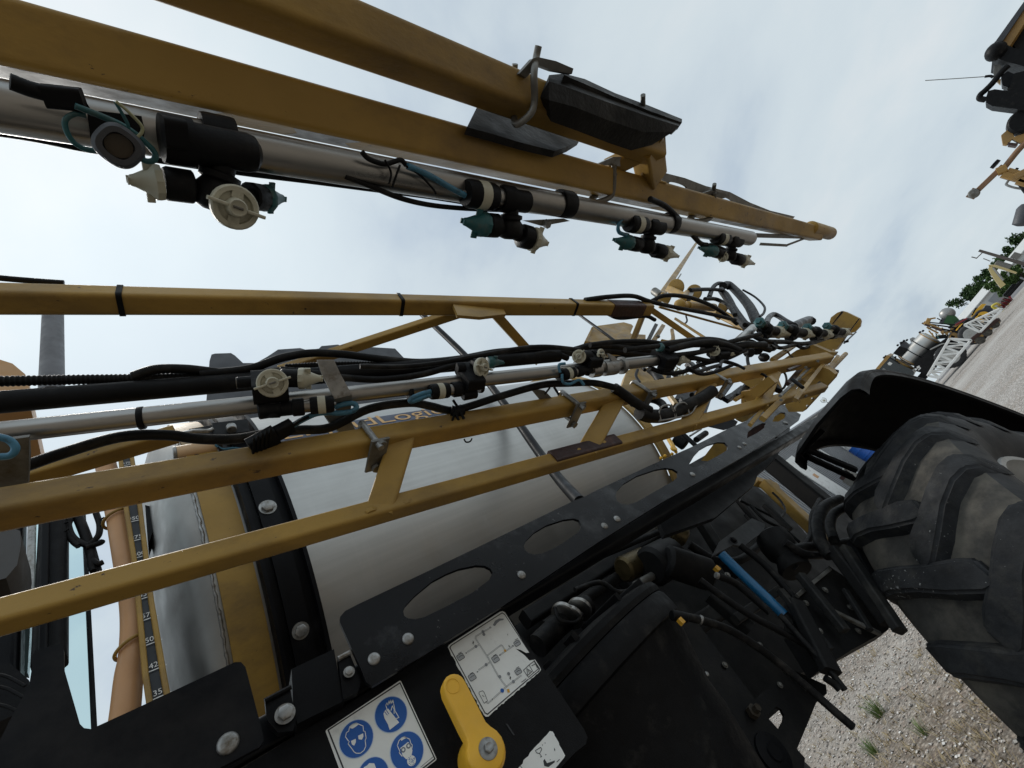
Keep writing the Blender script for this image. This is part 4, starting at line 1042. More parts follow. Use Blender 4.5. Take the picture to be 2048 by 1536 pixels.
lines(S2, [[(1115, 870), (1190, 800), (1250, 905), (1180, 965), (1115, 870)], [(1190, 800), (1255, 750), (1318, 850), (1250, 905)], [(1160, 850), (1225, 890), (1172, 940), (1160, 850)], [(1180, 872), (1192, 905)], [(1090, 1030), (1150, 985)], [(1225, 812), (1275, 785), (1300, 840)]], 1.2, M_PRK, .0019, 'diagram_line', zd)
# lower torn label
z8 = lambda q: (800 + q[0] / 3.84, 1136 + q[1] / 3.84)
edge = ragged((860, 1600), (1000, 1420), 9, 5) + ragged((1000, 1420), (1140, 1262), 8, 5) + [(1150, 1252), (1172, 1256)] + ragged((1182, 1275), (1255, 1415), 8, 4) + [(1268, 1440), (1258, 1460), (1200, 1530)] + ragged((1180, 1560), (1040, 1720), 6, 6) + [(900, 1720)]
S3 = stk([z8(q) for q in edge], M_STK, PB, .0012, 'torn_label')
lines(S3, [[(1040, 1402), (1080, 1378), (1090, 1390), (1072, 1425), (1050, 1420), (1040, 1402)], [(1072, 1425), (1088, 1448), (1078, 1452)], [(920, 1515), (945, 1545)], [(1225, 1470), (1205, 1490)], [(1110, 1470), (1140, 1520)]], 1.2, M_PRK, .0016, 'print', z8)
fills(S3, [[(1100, 1480), (1112, 1466), (1125, 1500), (1190, 1478), (1188, 1492), (1140, 1528), (1108, 1520)], [(1116, 1428), (1126, 1432), (1118, 1440)], [(1184, 1380), (1192, 1395), (1190, 1408), (1183, 1395)], [(1092, 1352), (1098, 1360), (1094, 1366)], [(1112, 1336), (1118, 1345), (1113, 1350)], [(1152, 1468), (1158, 1472), (1150, 1478)]], M_PRK, .0016, 'print', z8)
# valve lever
def rounded_plate(mb, pts, N, th, rad, lift):
    mb.plate(pts, N, th); return mb
lev = [(328, 905), (335, 870), (355, 838), (385, 820), (412, 815), (445, 820), (475, 840), (498, 872), (580, 1030), (658, 1185), (690, 1215), (740, 1250), (780, 1300), (803, 1360), (806, 1420), (795, 1490), (765, 1545), (715, 1590), (650, 1600), (590, 1580), (540, 1530), (516, 1470), (514, 1400), (520, 1350), (505, 1300), (470, 1235), (400, 1090), (340, 965)]
LY = .705
mbv = MB()
outer = [at(*z8(q), Y=LY + .004) for q in lev]; ctr = sum(outer, Vector()) / len(outer)
def inset(pts, d):
    out = []; n = len(pts)
    for i in range(n):
        a, b, c = pts[i - 1], pts[i], pts[(i + 1) % n]
        t = (c - a).normalized(); nn = t.cross(YV)
        out.append(b + nn * d)
    return out
sg = 1 if (inset(outer, .002)[0] - ctr).length < (outer[0] - ctr).length else -1
r0 = [p + YV * .016 for p in outer]; r1 = outer; r2 = [p - YV * .0028 for p in inset(outer, sg * .0012)]; r3 = [p - YV * .0040 for p in inset(outer, sg * .0034)]
n_ = len(outer); vsv = [p for r in (r0, r1, r2, r3) for p in r]
fsv = [(i * n_ + j, i * n_ + (j + 1) % n_, (i + 1) * n_ + (j + 1) % n_, (i + 1) * n_ + j) for i in range(3) for j in range(n_)]
tri = geometry.tessellate_polygon([[Vector((p.x, p.z, 0)) for p in r3]])
fsv += [(a + 3 * n_, b + 3 * n_, c + 3 * n_) for a, b, c in tri]
mbv.add(vsv, fsv)
LV = part('valve_lever', mbv, M_LEV, ang=50)
# recalc normals so every side faces outwards
import bmesh
def fix_normals(o):
    bm = bmesh.new(); bm.from_mesh(o.data); bmesh.ops.recalc_face_normals(bm, faces=bm.faces); bm.to_mesh(o.data); bm.free()
fix_normals(LV)
hub = at(*z8((655, 1440)), Y=PY_); hub2 = at(*z8((655, 1385)), Y=LY)
obj('lever_hub', MB().lathe(at(*z8((655, 1400)), Y=LY + .02), YV, [(0, .030), (.004, .031), (.036, .031)], 28), M_LEV, LV)
wc = at(*z8((676, 1388)), Y=LY - .0002)
obj('washer', MB().lathe(wc, -YV, [(0, .0135), (.0012, .0135), (.0016, .0125), (.0016, .005)], 26), M_GALV, LV)
obj('bolt', MB().lathe(wc - YV * .0014, -YV, [(0, .0068), (.0050, .0068), (.0058, .0056), (.0052, .004), (.0052, .0002)], 6), M_GALV, LV)
tp = at(*z8((406, 905)), Y=LY)
obj('grip_ring', MB().lathe(tp - YV * .0002, -YV, [(0, .0112), (.0006, .0108), (.0006, .0098), (0, .0094)], 28, caps=False), M_LEV, LV)
obj('slit', MB().plate([at(*z8(q), Y=PY_ - .001) for q in ((812, 1195), (826, 1198), (880, 1280), (872, 1286))], YV, .0005), M_PRK, PB)

# ------------------------------------------------------------------ induction hopper, chassis, leg, hoses
HC = CAM + Vector((.85, 1.10, .017))
hp = part('induction_hopper', MB().lathe(HC - ZV * .55, ZV, [(0, .10), (.02, .11), (.36, .205), (.40, .218), (.45, .226), (.585, .283), (.590, .287)], 64), M_PLA, ang=30)
obj('hopper_rim', MB().lathe(HC + ZV * .040, ZV, [(0, .284), (.004, .296), (.020, .300), (.052, .300), (.060, .296), (.060, .280)], 72), M_PLA, hp, 30)
obj('hopper_lid', MB().lathe(HC + ZV * .102, ZV, [(0, .278), (.0, .298), (.012, .302), (.026, .298), (.034, .28), (.05, .20), (.055, .05)], 72), M_PLA, hp, 30)
for a in range(0, 360, 30):
    d = Vector((math.cos(R(a)), math.sin(R(a)), 0)); obj('lid_rib', MB().beam(HC + d * .12 + ZV * .165, HC + d * .285 + ZV * .142, .012, .02, ZV, .003), M_PLA, hp)
def dplate(pxs, Y, th, name, m=None, holes=(), label=None, ang=30):
    return part(name, MB().plate([at(x, y, Y=Y) for x, y in pxs], YV, th, [[at(x, y, Y=Y) for x, y in h] for h in holes]), m or M_BLK, ang=ang)
M_UND = mat('underbody_black', (.0055, .0055, .0058), .6, 0, .35, 6, spec=.25, dirt=(.022, .020, .017), dscale=7, dlo=.5, dhi=.8, bump=.15, bscale=150)
bp_ = dplate([(700, 1400), (900, 1230), (1200, 1030), (1420, 905), (1500, 870), (1504, 965), (1560, 1010), (1606, 1060), (1664, 1138), (1706, 1300), (1640, 1335), (1588, 1350), (1524, 1404), (1440, 1490), (1380, 1700), (860, 1800), (800, 1500)], 1.38, .03, 'chassis_plate', M_UND)
fp = dplate([(1340, 1218), (1362, 1202), (1425, 1285), (1510, 1397), (1582, 1338), (1652, 1370), (1654, 1387), (1632, 1406), (1618, 1441), (1594, 1498), (1610, 1516), (1606, 1560), (1560, 1800), (1100, 1800), (1090, 1560), (1250, 1380)], 1.02, .008, 'hopper_bracket', M_UND,
            holes=[[(1533, 1432), (1553, 1413), (1562, 1418), (1568, 1430), (1567, 1440), (1557, 1459)]])
for x, y in ((1395, 1417), (1414, 1348), (1283, 1523)):
    dome_bolt(0, 0, at(x, y, Y=1.02), -YV, 5, M_GALV, fp)
obj('rim_bead', MB().tube(spline([at(x, y, Y=.99) for x, y in ((1404, 1350), (1396, 1385), (1372, 1418), (1330, 1462), (1285, 1500), (1225, 1540))], 4), .004, 8), M_PLA, fp)
obj('angle_tab', MB().beam(at(1415, 1430, Y=.99), at(1440, 1510, Y=.95), .05, .008, XV, .002), M_BLK, fp)
obj('rusty_nut', MB().lathe(at(1503, 1426, Y=1.015), -YV, [(0, .016), (.014, .016), (.016, .010), (.03, .009)], 6), mat('rusty_dark', (.035, .026, .016), .7), fp)
obj('round_boss', MB().lathe(at(1545, 1508, Y=1.02), -YV, [(0, .045), (.006, .044), (.008, .02), (.012, .018)], 26), M_BLK, fp)
# rounded end plate behind the rail
dplate([(1310, 1022), (1494, 903), (1580, 840), (1580, 858), (1576, 874), (1552, 916), (1532, 935), (1516, 948), (1508, 970), (1430, 1035), (1330, 1070)], .86, .02, 'end_plate', M_BLK, holes=[ell((1554, 877), 4.5, 3.5, .3)])
# vertical leg, yellow beam behind it, axle box beside the tyre
part('wheel_leg', MB().beam(at(1528, 912, Y=1.02), at(1672, 1030, Y=1.02), .088, .09, YV, .012), M_UND)
part('rear_beam', MB().beam(at(1530, 966, Y=1.25), at(1655, 1085, Y=1.25), .07, .06, YV, .008), M_YEL)
part('rear_beam', MB().beam(at(1508, 962, Y=1.3), at(1552, 975, Y=1.3), .05, .05, ZV, .008), M_YEL)
dplate([(1586, 1190), (1658, 1132), (1735, 1184), (1778, 1258), (1769, 1264), (1703, 1300), (1640, 1340), (1588, 1260)], .93, .05, 'axle_box', M_UND)
part('axle_stay', MB().beam(at(1668, 1100, Y=.86), at(1778, 1246, Y=.86), .042, .04, YV, .006), M_UND)
part('axle_stay', MB().beam(at(1705, 1085, Y=.84), at(1760, 1190, Y=.84), .03, .03, YV, .006), M_BLK)
part('axle_stay', MB().beam(at(1590, 1205, Y=.9), at(1662, 1345, Y=.9), .05, .03, YV, .006), M_UND)
part('air_spring', MB().lathe(at(1540, 1070, Y=1.0), at(1600, 1150, Y=1.0) - at(1540, 1070, Y=1.0), [(0, .05), (.01, .062), (.05, .066), (.09, .060), (.10, .05), (.115, .045), (.15, .06), (.17, .055)], 26), M_UND)
dplate([(1440, 1082), (1504, 1036), (1530, 1048), (1528, 1062), (1488, 1092), (1466, 1090), (1425, 1112)], 1.0, .01, 'spring_bracket', mat('dusty_bracket', (.06, .065, .07), .55, .2, .25, 20))
dome_bolt(0, 0, at(1467, 1081, Y=.99), -YV, 6, M_BLK, SPR, hexa=True)
part('grease_tag', MB().plate([at(x, y, Y=.98) for x, y in ((1565, 1080), (1584, 1092), (1580, 1098), (1562, 1087))], YV, .002), M_STK)
# hoses below
def h2(pts, r, Y, m=M_RUB, name='hose', n=6, seg=12):
    P = [at(x, y, Y=Y[i] if isinstance(Y, (list, tuple)) else Y) for i, (x, y) in enumerate(pts)]
    return part(name, MB().tube(spline(P, n), r, seg), m)
h2([(1443, 1108), (1480, 1145), (1525, 1188), (1568, 1230)], .0155, .94, M_BLUH, 'blue_hose')
h2([(1566, 1228), (1600, 1262), (1640, 1305), (1670, 1345)], .0165, .945)
h2([(1350, 1232), (1372, 1234), (1400, 1240), (1450, 1256), (1500, 1284), (1560, 1328), (1630, 1388), (1672, 1425), (1706, 1454)], .0095, [.8, .8, .81, .83, .85, .87, .88, .88, .88])
part('hose_clamp', MB().rod(at(1397, 1238, Y=.81), at(1404, 1242, Y=.81), .0115, 14), M_GALV)
part('drain_valve', MB().rod(at(1343, 1230, Y=.80), at(1372, 1236, Y=.80), .012, 14), M_PLA)
part('valve_tap', MB().box(at(1362, 1243, Y=.79), .012, .010, .014, ax=MAX_), M_BRASS)
h2([(1650, 1356), (1668, 1368), (1680, 1380)], .009, .9)
part('valve_tap', MB().box(at(1434, 1138, Y=.93), .018, .012, .016, ax=MAX_), M_BRASS)
part('hose_clamp', MB().rod(at(1431, 1150, Y=.92), at(1437, 1152, Y=.92), .010, 12), M_GALV)
h2([(1437, 1152), (1470, 1166), (1500, 1190), (1540, 1225)], .011, .93)
h2([(1480, 1090), (1530, 1130), (1580, 1185), (1625, 1230)], .012, .97)
h2([(1680, 1000), (1650, 1014), (1636, 1045), (1642, 1085), (1662, 1112)], .024, .88)
h2([(1690, 1014), (1668, 1028), (1660, 1052), (1668, 1080)], .018, .84)
h2([(1585, 1100), (1620, 1095), (1655, 1092), (1700, 1085)], .02, .95)
h2([(1570, 1085), (1610, 1108), (1650, 1110), (1690, 1100)], .014, .93)
# filter canisters and clamps in the shade behind the rail
def can(a, b, Y, r, m, name):
    A = at(*a, Y=Y); B = at(*b, Y=Y); return part(name, MB().rod(A, B, r, 22, .2), m)
M_DKB = mat('dark_brass', (.10, .075, .035), .35, .7, .3, 30)
can((1245, 1140), (1290, 1118), 1.15, .045, M_DKB, 'filter_canister')
can((1345, 1062), (1372, 1078), 1.15, .042, M_DKB, 'filter_canister')
can((1275, 1078), (1325, 1042), 1.2, .018, M_DKST, 'filter_bracket')
can((1270, 1172), (1325, 1140), 1.12, .014, M_DKST, 'drain_pipe')
can((1330, 1120), (1420, 1150), 1.05, .055, M_UND, 'pump_body')
can((1300, 1135), (1345, 1110), 1.1, .07, M_UND, 'pump_body')
for k, (x, y) in enumerate(((1126, 1232), (1140, 1238), (1158, 1222))):
    c = at(x, y, Y=.98); d = Vector((.8, .1, .35)).normalized()
    part('hose_clamp', MB().lathe(c, d, [(0, .030), (.002, .033), (.012, .033), (.014, .030)], 24), M_SS)
h2([(1075, 1292), (1105, 1262), (1135, 1236), (1175, 1210)], .028, 1.0)
h2([(1090, 1255), (1180, 1190), (1260, 1140), (1350, 1085)], .02, 1.2)
h2([(1180, 1120), (1230, 1100), (1290, 1075), (1400, 1030)], .012, 1.15)
h2([(1380, 1090), (1430, 1120), (1480, 1120), (1520, 1090)], .018, 1.2)
for a, b, Y, w in (((1400, 1040), (1470, 1150), 1.25, .05), ((1230, 1130), (1330, 1260), 1.3, .06), ((1480, 1000), (1560, 1100), 1.28, .04), ((1050, 1240), (1400, 1010), 1.3, .05)):
    part('chassis_beam', MB().beam(at(*a, Y=Y), at(*b, Y=Y), w, w, YV), M_UND)

# ------------------------------------------------------------------ rear wheel and fender
WC = CAM + Vector((2.27, .600, -.94))
def tyre_profile():
    # (offset across, radius)
    return [(-.165, .56), (-.19, .58), (-.225, .63), (-.246, .69), (-.245, .745), (-.232, .785), (-.208, .808), (-.14, .824), (0, .830), (.14, .824), (.208, .808), (.232, .785), (.245, .745), (.246, .69), (.225, .63), (.19, .58), (.165, .56)]
TP = tyre_profile()
ty = part('tyre', MB().lathe(WC, YV, TP[5:12], 110, caps=False), M_TYR, ang=60)
obj('sidewall', MB().lathe(WC, YV, TP[:6], 110, caps=False), M_SIDE, ty, 60); obj('sidewall', MB().lathe(WC, YV, TP[11:], 110, caps=False), M_SIDE, ty, 60)
def lug(side):
    """one bar of the tread, from just past the centre line round the shoulder"""
    mb = MB(); rows = []
    #        across   base r   top r   forward angle(deg)  half width(deg)
    for y, rb, rt, ang, hw in ((-.060, .822, .858, 12.6, 2.2), (-.02, .822, .872, 11.6, 2.9), (.05, .820, .872, 8.8, 2.7), (.115, .816, .868, 5.4, 2.5), (.18, .806, .858, 2.4, 2.5), (.222, .782, .838, .8, 2.5), (.246, .745, .795, .2, 2.2), (.252, .70, .728, .0, 1.5)):
        q = []
        for da, rr_ in ((-hw * 1.7, rb - .008), (-hw * 1.15, rt * .997), (hw * 1.15, rt * .997), (hw * 1.7, rb - .008)):
            a = R(ang + da); q.append(WC + Vector((-rr_ * math.sin(a), side * y, rr_ * math.cos(a))))
        rows.append(q if side > 0 else q[::-1])
    mb.rings(rows, True, True, True)
    me = bpy.data.meshes.new('tread_lug'); me.from_pydata(mb.v, [], mb.f); me.materials.append(M_LUG)
    bm = bmesh.new(); bm.from_mesh(me); bmesh.ops.recalc_face_normals(bm, faces=bm.faces)
    bmesh.ops.bevel(bm, geom=[e for e in bm.edges if len(e.link_faces) == 2 and e.calc_face_angle(0) > R(25)], offset=.008, segments=3, affect='EDGES')
    bm.to_mesh(me); bm.free()
    me.polygons.foreach_set('use_smooth', [True] * len(me.polygons)); me.set_sharp_from_angle(angle=R(40))
    return me
NL = 22
for side, ph in ((-1, .2), (1, .7)):
    me = lug(side)
    for k in range(NL):
        o = bpy.data.objects.new('tread_lug', me); COL.objects.link(o); o.parent = ty
        a = 2 * math.pi * (k + ph) / NL
        o.matrix_parent_inverse = world_of(ty).inverted()
        o.matrix_basis = Matrix.Translation(WC) @ Matrix.Rotation(a, 4, 'Y') @ Matrix.Translation(-WC)
rm = part('wheel_rim', MB().lathe(WC, YV, [(-.192, .585), (-.200, .578), (-.198, .562), (-.17, .552), (-.15, .53), (-.06, .515), (.06, .515), (.15, .53), (.17, .552), (.198, .562), (.2, .578), (.192, .585)], 90, caps=False), M_RIM, ang=40)
obj('wheel_disc', MB().lathe(WC, YV, [(-.02, .05), (-.03, .12), (-.01, .2), (.04, .30), (.05, .46), (.06, .514)], 60, caps=False), M_RIM, rm, 40)
# fender: a curved shell over the top and the rear of the tyre, with a rolled edge
def fender():
    mb = MB(); n = 40; y0, y1 = -.275, .135; th = .012; rF = 1.085; rows = []
    for i in range(n + 1):
        a = R(lerp(104, -18, i / n)); e = 1.0
        tip = max(0, 1 - i / 3.0)
        prof = []
        sec = [(y0 - .0, -.055), (y0 - .006, -.02), (y0 + .012, 0), (y0 + .06, .012), (lerp(y0, y1, .5), .02), (y1 - .05, .012), (y1 - .01, -.002), (y1, -.03), (y1, -.05)]
        sec2 = [(y, dr - th) if 0 < k < len(sec) - 1 else (y + (th if k == 0 else -th), dr) for k, (y, dr) in enumerate(sec)]
        loop = sec + sec2[::-1]
        rows.append([WC + Vector(((rF + dr) * math.cos(a), y * (1 - .10 * tip) , (rF + dr) * math.sin(a))) for y, dr in loop])
    mb.rings(rows)
    return mb
M_FEN = mat('fender_plastic', (.005, .005, .0055), .5, spec=.12, metal=0, var=.2, vscale=10, bump=.05, bscale=300)
fe = part('fender', fender(), M_FEN, ang=45)
fix_normals(fe)
obj('fender_stay', MB().beam(at(1600, 893, X=2.12), at(1712, 940, X=2.2), .030, .02, YV, .005), M_FEN, fe)
obj('fender_stay', MB().beam(at(1602, 905, X=2.12), at(1648, 858, X=2.10), .028, .02, ZV, .005), M_FEN, fe)
obj('fender_stay', MB().beam(at(1612, 912, X=2.14), at(1705, 955, X=2.3), .034, .02, YV, .005), M_FEN, fe)

# ------------------------------------------------------------------ hidden bulk of the machine: belly, cab, front end and the other wheels (they shade the ground)
part('belly_frame', MB().box(CAM + Vector((-.6, 1.95, -.45)), 3.4, 1.0, .5, rad=.04), M_UND)
part('belly_frame', MB().box(CAM + Vector((3.4, 1.95, -.30)), 2.2, .5, .35, rad=.04), M_UND)
cbx = part('cab_body', MB().box(CAM + Vector((-1.65, 2.0, .75)), 1.9, 1.5, 2.0, rad=.12), M_BLK)
obj('cab_door', MB().box(CAM + Vector((-1.5, 1.235, .8)), 1.3, .02, 1.6, rad=.008), MATS['dark_glass'] if 'dark_glass' in MATS else M_GLS, cbx)
for x, y in ((2.30, 3.0), (-2.6, .9), (-2.6, 3.0)):
    c = CAM + Vector((x, y, -.94)); o = part('far_tyre', MB().lathe(c, YV, tyre_profile(), 60, caps=False), M_SIDE, ang=60)
    obj('wheel_disc', MB().lathe(c, YV, [(-.02, .05), (.05, .46), (.06, .57)], 40, caps=False), M_RIM, o)

# brackets, stays and lines round the axle
M_DUSB = mat('dusty_black', (.012, .0125, .013), .6, 0, .3, 15, spec=.25, dirt=(.045, .042, .036), dscale=10, dlo=.48, dhi=.75, bump=.2, bscale=120)
for a, b, Y, w, m in (((1594, 1192), (1660, 1138), .92, .012, M_DKST), ((1560, 1180), (1660, 1300), .90, .022, M_DUSB), ((1600, 1150), (1690, 1262), .89, .03, M_DUSB), ((1690, 1096), (1800, 1262), .83, .034, M_DUSB), ((1640, 1210), (1760, 1268), .905, .014, M_DKST), ((1530, 1010), (1580, 1060), 1.1, .03, M_DUSB), ((1480, 1000), (1560, 1040), 1.15, .016, M_DUSB), ((1500, 1060), (1560, 1100), 1.05, .014, M_RUB), ((1585, 1130), (1640, 1095), .98, .03, M_DUSB), ((1690, 1180), (1740, 1260), .9, .018, M_DUSB), ((1420, 1190), (1500, 1260), 1.1, .05, M_DUSB), ((1470, 1240), (1560, 1180), 1.05, .03, M_DUSB), ((1350, 1280), (1440, 1220), 1.2, .06, M_DUSB)):
    part('axle_bracket', MB().beam(at(*a, Y=Y), at(*b, Y=Y), w, w * .8, YV, w * .15), m)
for x, y, Y in ((1612, 1206, .925), (1650, 1180, .925), (1700, 1215, .925), (1716, 1262, .925), (1640, 1262, .925), (1455, 1150, .95), (1520, 1290, 1.01), (1560, 1370, 1.015), (1450, 1330, 1.015)):
    dome_bolt(0, 0, at(x, y, Y=Y), -YV, 4.5, M_DKST, SPR, hexa=True)
for q, r_, Y in (([(1500, 1010), (1530, 1040), (1570, 1060), (1600, 1085)], .007, 1.05), ([(1490, 1030), (1520, 1065), (1560, 1090), (1610, 1115)], .006, 1.02), ([(1545, 985), (1560, 1000), (1570, 1020), (1560, 1040)], .006, 1.2), ([(1640, 1000), (1625, 1030), (1622, 1070), (1600, 1110)], .012, .95), ([(1400, 1160), (1440, 1190), (1500, 1230), (1560, 1262), (1630, 1300)], .010, .92), ([(1560, 1230), (1600, 1275), (1650, 1330), (1690, 1380)], .008, .90), ([(1150, 1180), (1200, 1165), (1240, 1185), (1290, 1170)], .008, 1.05), ([(1110, 1215), (1120, 1240), (1150, 1245), (1165, 1228)], .005, .96)):
    h2(q, r_, Y)

# ------------------------------------------------------------------ folded boom hinge and lift frame at the rear
YS = .72
q6 = lambda pts, ox, oy, s: [(ox + x / s, oy + y / s) for x, y in pts]
def rplate(pts, Y, th, name, m=M_YEL, frame_=None):
    if frame_: pts = q6(pts, *frame_)
    cx, cy = sum(p[0] for p in pts) / len(pts), sum(p[1] for p in pts) / len(pts)
    if cx > 1390:      # seen almost along the machine: these faces look forward
        xx = (at(cx, cy, Y=Y * YS) - CAM).x
        return part(name, MB().plate([at(x, y, X=xx) for x, y in pts], XV, th), m, ang=30)
    return part(name, MB().plate([at(x, y, Y=Y * YS) for x, y in pts], YV, th), m, ang=30)
def rbeam(a, b, Y, wpx, name='hinge_beam', m=M_YEL, Yb=None, hpx=None):
    A = at(*a, Y=Y * YS); B = at(*b, Y=(Yb or Y) * YS); return part(name, MB().beam(A, B, pm(wpx, A), pm(hpx or wpx * .8, A), YV), m)
def rrod(a, b, Y, rpx, name, m, Yb=None, seg=16):
    A = at(*a, Y=Y * YS); B = at(*b, Y=(Yb or Y) * YS); return part(name, MB().rod(A, B, pm(rpx, A), seg), m)
Z4 = (1440, 580, 6.4)
rplate([(1445, 462), (1602, 278), (1778, 362), (1625, 562)], .40, .06, 'hinge_block', frame_=Z4)
rplate([(1400, 410), (1420, 350), (1500, 290), (1562, 268), (1600, 280), (1440, 458)], .415, .06, 'hinge_plate', frame_=Z4)
rplate([(1560, 268), (1575, 285), (1450, 430), (1430, 440)], .395, .01, 'hinge_gap', M_BLK, Z4)
rplate([(1640, 560), (1788, 366), (1802, 400), (1790, 468), (1720, 540)], .41, .05, 'hinge_plate', frame_=Z4)
rplate([(1625, 565), (1640, 560), (1785, 372), (1776, 364)], .396, .01, 'hinge_gap', M_BLK, Z4)
rplate([(1190, 700), (1300, 580), (1440, 455), (1622, 562), (1520, 720), (1480, 770), (1400, 790), (1330, 775)], .43, .06, 'hinge_arm', frame_=Z4)
rplate([(640, 945), (820, 880), (980, 770), (1190, 700), (1400, 792), (1480, 800), (1450, 850), (1370, 872), (1200, 893), (760, 985)], .42, .05, 'hinge_bracket', frame_=Z4)
rplate([(1190, 690), (1290, 740), (1240, 820), (1140, 770)], .412, .006, 'hinge_pad', M_DKST, Z4)
rplate([(830, 1470), (1000, 1240), (1310, 985), (1400, 1020), (1475, 1080), (1455, 1130), (1060, 1560), (880, 1560)], .50, .05, 'hinge_channel', M_YEL, Z4)
rplate([(1310, 985), (1330, 960), (1480, 1060), (1475, 1085)], .496, .07, 'hinge_plate', M_YEL, Z4)
rplate([(1130, 880), (1220, 900), (1340, 900), (1310, 985), (1000, 1240), (930, 1200)], .455, .03, 'hinge_channel', M_YEL, Z4)
rbeam((1440 + 870 / 6.4, 580 + 1205 / 6.4), (1440 + 1100 / 6.4, 580 + 930 / 6.4), .45, 10, 'rusty_slide', M_TAPE)
rbeam((1440 + 1060 / 6.4, 580 + 1180 / 6.4), (1440 + 1260 / 6.4, 580 + 985 / 6.4), .452, 9, 'hinge_beam')
rrod((1440 + 1395 / 6.4, 580 + 1030 / 6.4), (1440 + 1608 / 6.4, 580 + 818 / 6.4), .50, 5.2, 'hinge_pin', M_YEL)
rrod((1440 + 920 / 6.4, 580 + 1140 / 6.4), (1440 + 1062 / 6.4, 580 + 1252 / 6.4), .38, 3.6, 'rubber_stop', M_RUB)
rrod((1440 + 1590 / 6.4, 580 + 680 / 6.4), (1440 + 1740 / 6.4, 580 + 540 / 6.4), .40, 1.6, 'release_rod', M_BLK)
rplate([(1590, 650), (1640, 640), (1640, 670), (1580, 685)], .395, .02, 'release_knob', M_BLK, Z4)
rplate([(270, 1300), (380, 1290), (620, 1105), (705, 1185), (440, 1420), (270, 1450)], .46, .03, 'hinge_plate', M_YEL, Z4)
rplate([(240, 1150), (480, 1090), (520, 1150), (590, 1170), (400, 1290), (380, 1240), (270, 1180)], .52, .02, 'hinge_plate', M_YEL, Z4)
for x, y in ((1290, 1265), (1175, 1385), (1110, 1480), (1490, 1030), (1340, 1200)):
    a = (1440 + x / 6.4, 580 + y / 6.4)
    part('bolt', MB().rod(at(*a, Y=.352), at(a[0] + 4, a[1] + 1.5, Y=.352), pm(2.4, at(*a, Y=.352)), 8), M_DKST)
for a, b, Y, w, m in (((1590, 800), (1668, 700), .40, 9, M_YEL), ((1560, 792), (1640, 716), .42, 6, M_DKST), ((1525, 838), (1600, 762), .47, 12, M_YEL), ((1500, 850), (1530, 812), .5, 8, M_YEL), ((1576, 740), (1620, 722), .40, 5, M_TAPE), ((1648, 748), (1676, 712), .43, 7, M_YEL), ((1610, 792), (1640, 764), .46, 5, M_DKST), ((1470, 800), (1520, 770), .50, 7, M_YEL), ((1545, 720), (1590, 690), .44, 10, M_YEL)):
    rbeam(a, b, Y, w, 'hinge_beam', m)
for x, y in ((1612, 735), (1636, 722), (1585, 770), (1655, 715), (1600, 758), (1562, 800)):
    p = at(x, y, Y=.27); part('bolt', MB().rod(p, p - ray(x, y).normalized() * .012, pm(3.2, p), 6), M_DKST)
# lamp plug hanging from a green wire
pc2 = part('plug_connector', MB().beam(at(1543, 763, Y=.33), at(1558, 782, Y=.33), .016, .014, YV, .003), M_PLA)
hose([(1440, 722), (1462, 728), (1490, 736), (1510, 744), (1528, 750), (1544, 765)], 2.6, Y=.31, name='wire', host=pc2)
hose([(1528, 750), (1536, 757), (1543, 764)], 1.8, Y=.315, m=mat('green_wire', (.05, .22, .12), .4), name='wire', host=pc2)
hose([(1556, 748), (1568, 745), (1573, 760), (1568, 775), (1558, 780)], 2.2, Y=.34, m=M_RUB, name='wire', host=pc2)
hose([(1500, 690), (1495, 715), (1498, 735)], 3.2, Y=.31, name='wire')
# lift arm, pivots, cylinder, mast
part('lift_arm', MB().beam(at(1338, 578, Y=.46), at(1496, 655, Y=.345), .045, .038, ZV, .008), M_YEL)
LA = SPR.children[-1]
for x, y, r, Y in ((1352, 575, 17, .43), (1388, 585, 16, .405)):
    A = at(x, y, Y=Y); part('pivot_disc', MB().rod(A - MAX_ * .006, A + MAX_ * .006, pm(r, A), 22), M_YEL)
rrod((1375, 611), (1428, 615), .45, 8.5, 'lift_cylinder', M_YEL); rrod((1353, 611), (1378, 611), .45, 6, 'cylinder_rod', M_YEL)
part('ball_joint', MB().ball(at(1360, 610, Y=.32), pm(12, at(1360, 610, Y=.32)), 14), M_YEL)
rrod((1367, 600), (1374, 585), .44, 6, 'port_block', M_YEL); rplate([(1378, 578), (1388, 584), (1382, 600), (1374, 594)], .43, .02, 'port_block', M_GALV)
rbeam((1318, 598), (1398, 478), .85, 14, 'mast_tube'); rbeam((1338, 585), (1362, 548), .80, 3, 'mast_hook', M_DKST)
rrod((1308, 582), (1322, 592), .8, 8, 'pipe_end', M_DKST); rrod((1320, 592), (1340, 600), .78, 9, 'mast_foot', M_YEL)
rplate([(1438, 606), (1456, 614), (1436, 640), (1428, 634)], .47, .02, 'arm_lug', M_YEL)
# looped hydraulic hoses above the hinge
hz = lambda pts, r, Y, name='hydraulic_hose', m=None: hose(pts, r, Y=Y * YS, name=name, m=m)
hz([(1380, 580), (1400, 579), (1430, 579), (1450, 584), (1462, 600), (1476, 630), (1490, 650)], 3.6, .42)
hz([(1418, 595), (1426, 575), (1436, 567), (1448, 568), (1456, 576)], 3.8, .44)
hz([(1410, 598), (1430, 598), (1448, 606), (1462, 618), (1470, 630)], 4, .42)
hz([(1446, 572), (1458, 570), (1478, 588), (1498, 612), (1512, 640), (1522, 656)], 9, .43)
hz([(1442, 580), (1456, 600), (1472, 626), (1490, 650), (1506, 660)], 8, .44)
hz([(1486, 580), (1510, 594), (1528, 612), (1528, 625), (1519, 634)], 2.2, .40)
hz([(1533, 648), (1537, 636), (1546, 629), (1556, 632), (1575, 644), (1590, 651)], 5, .40, 'steel_line', mat('dark_line', (.03, .031, .034), .45))
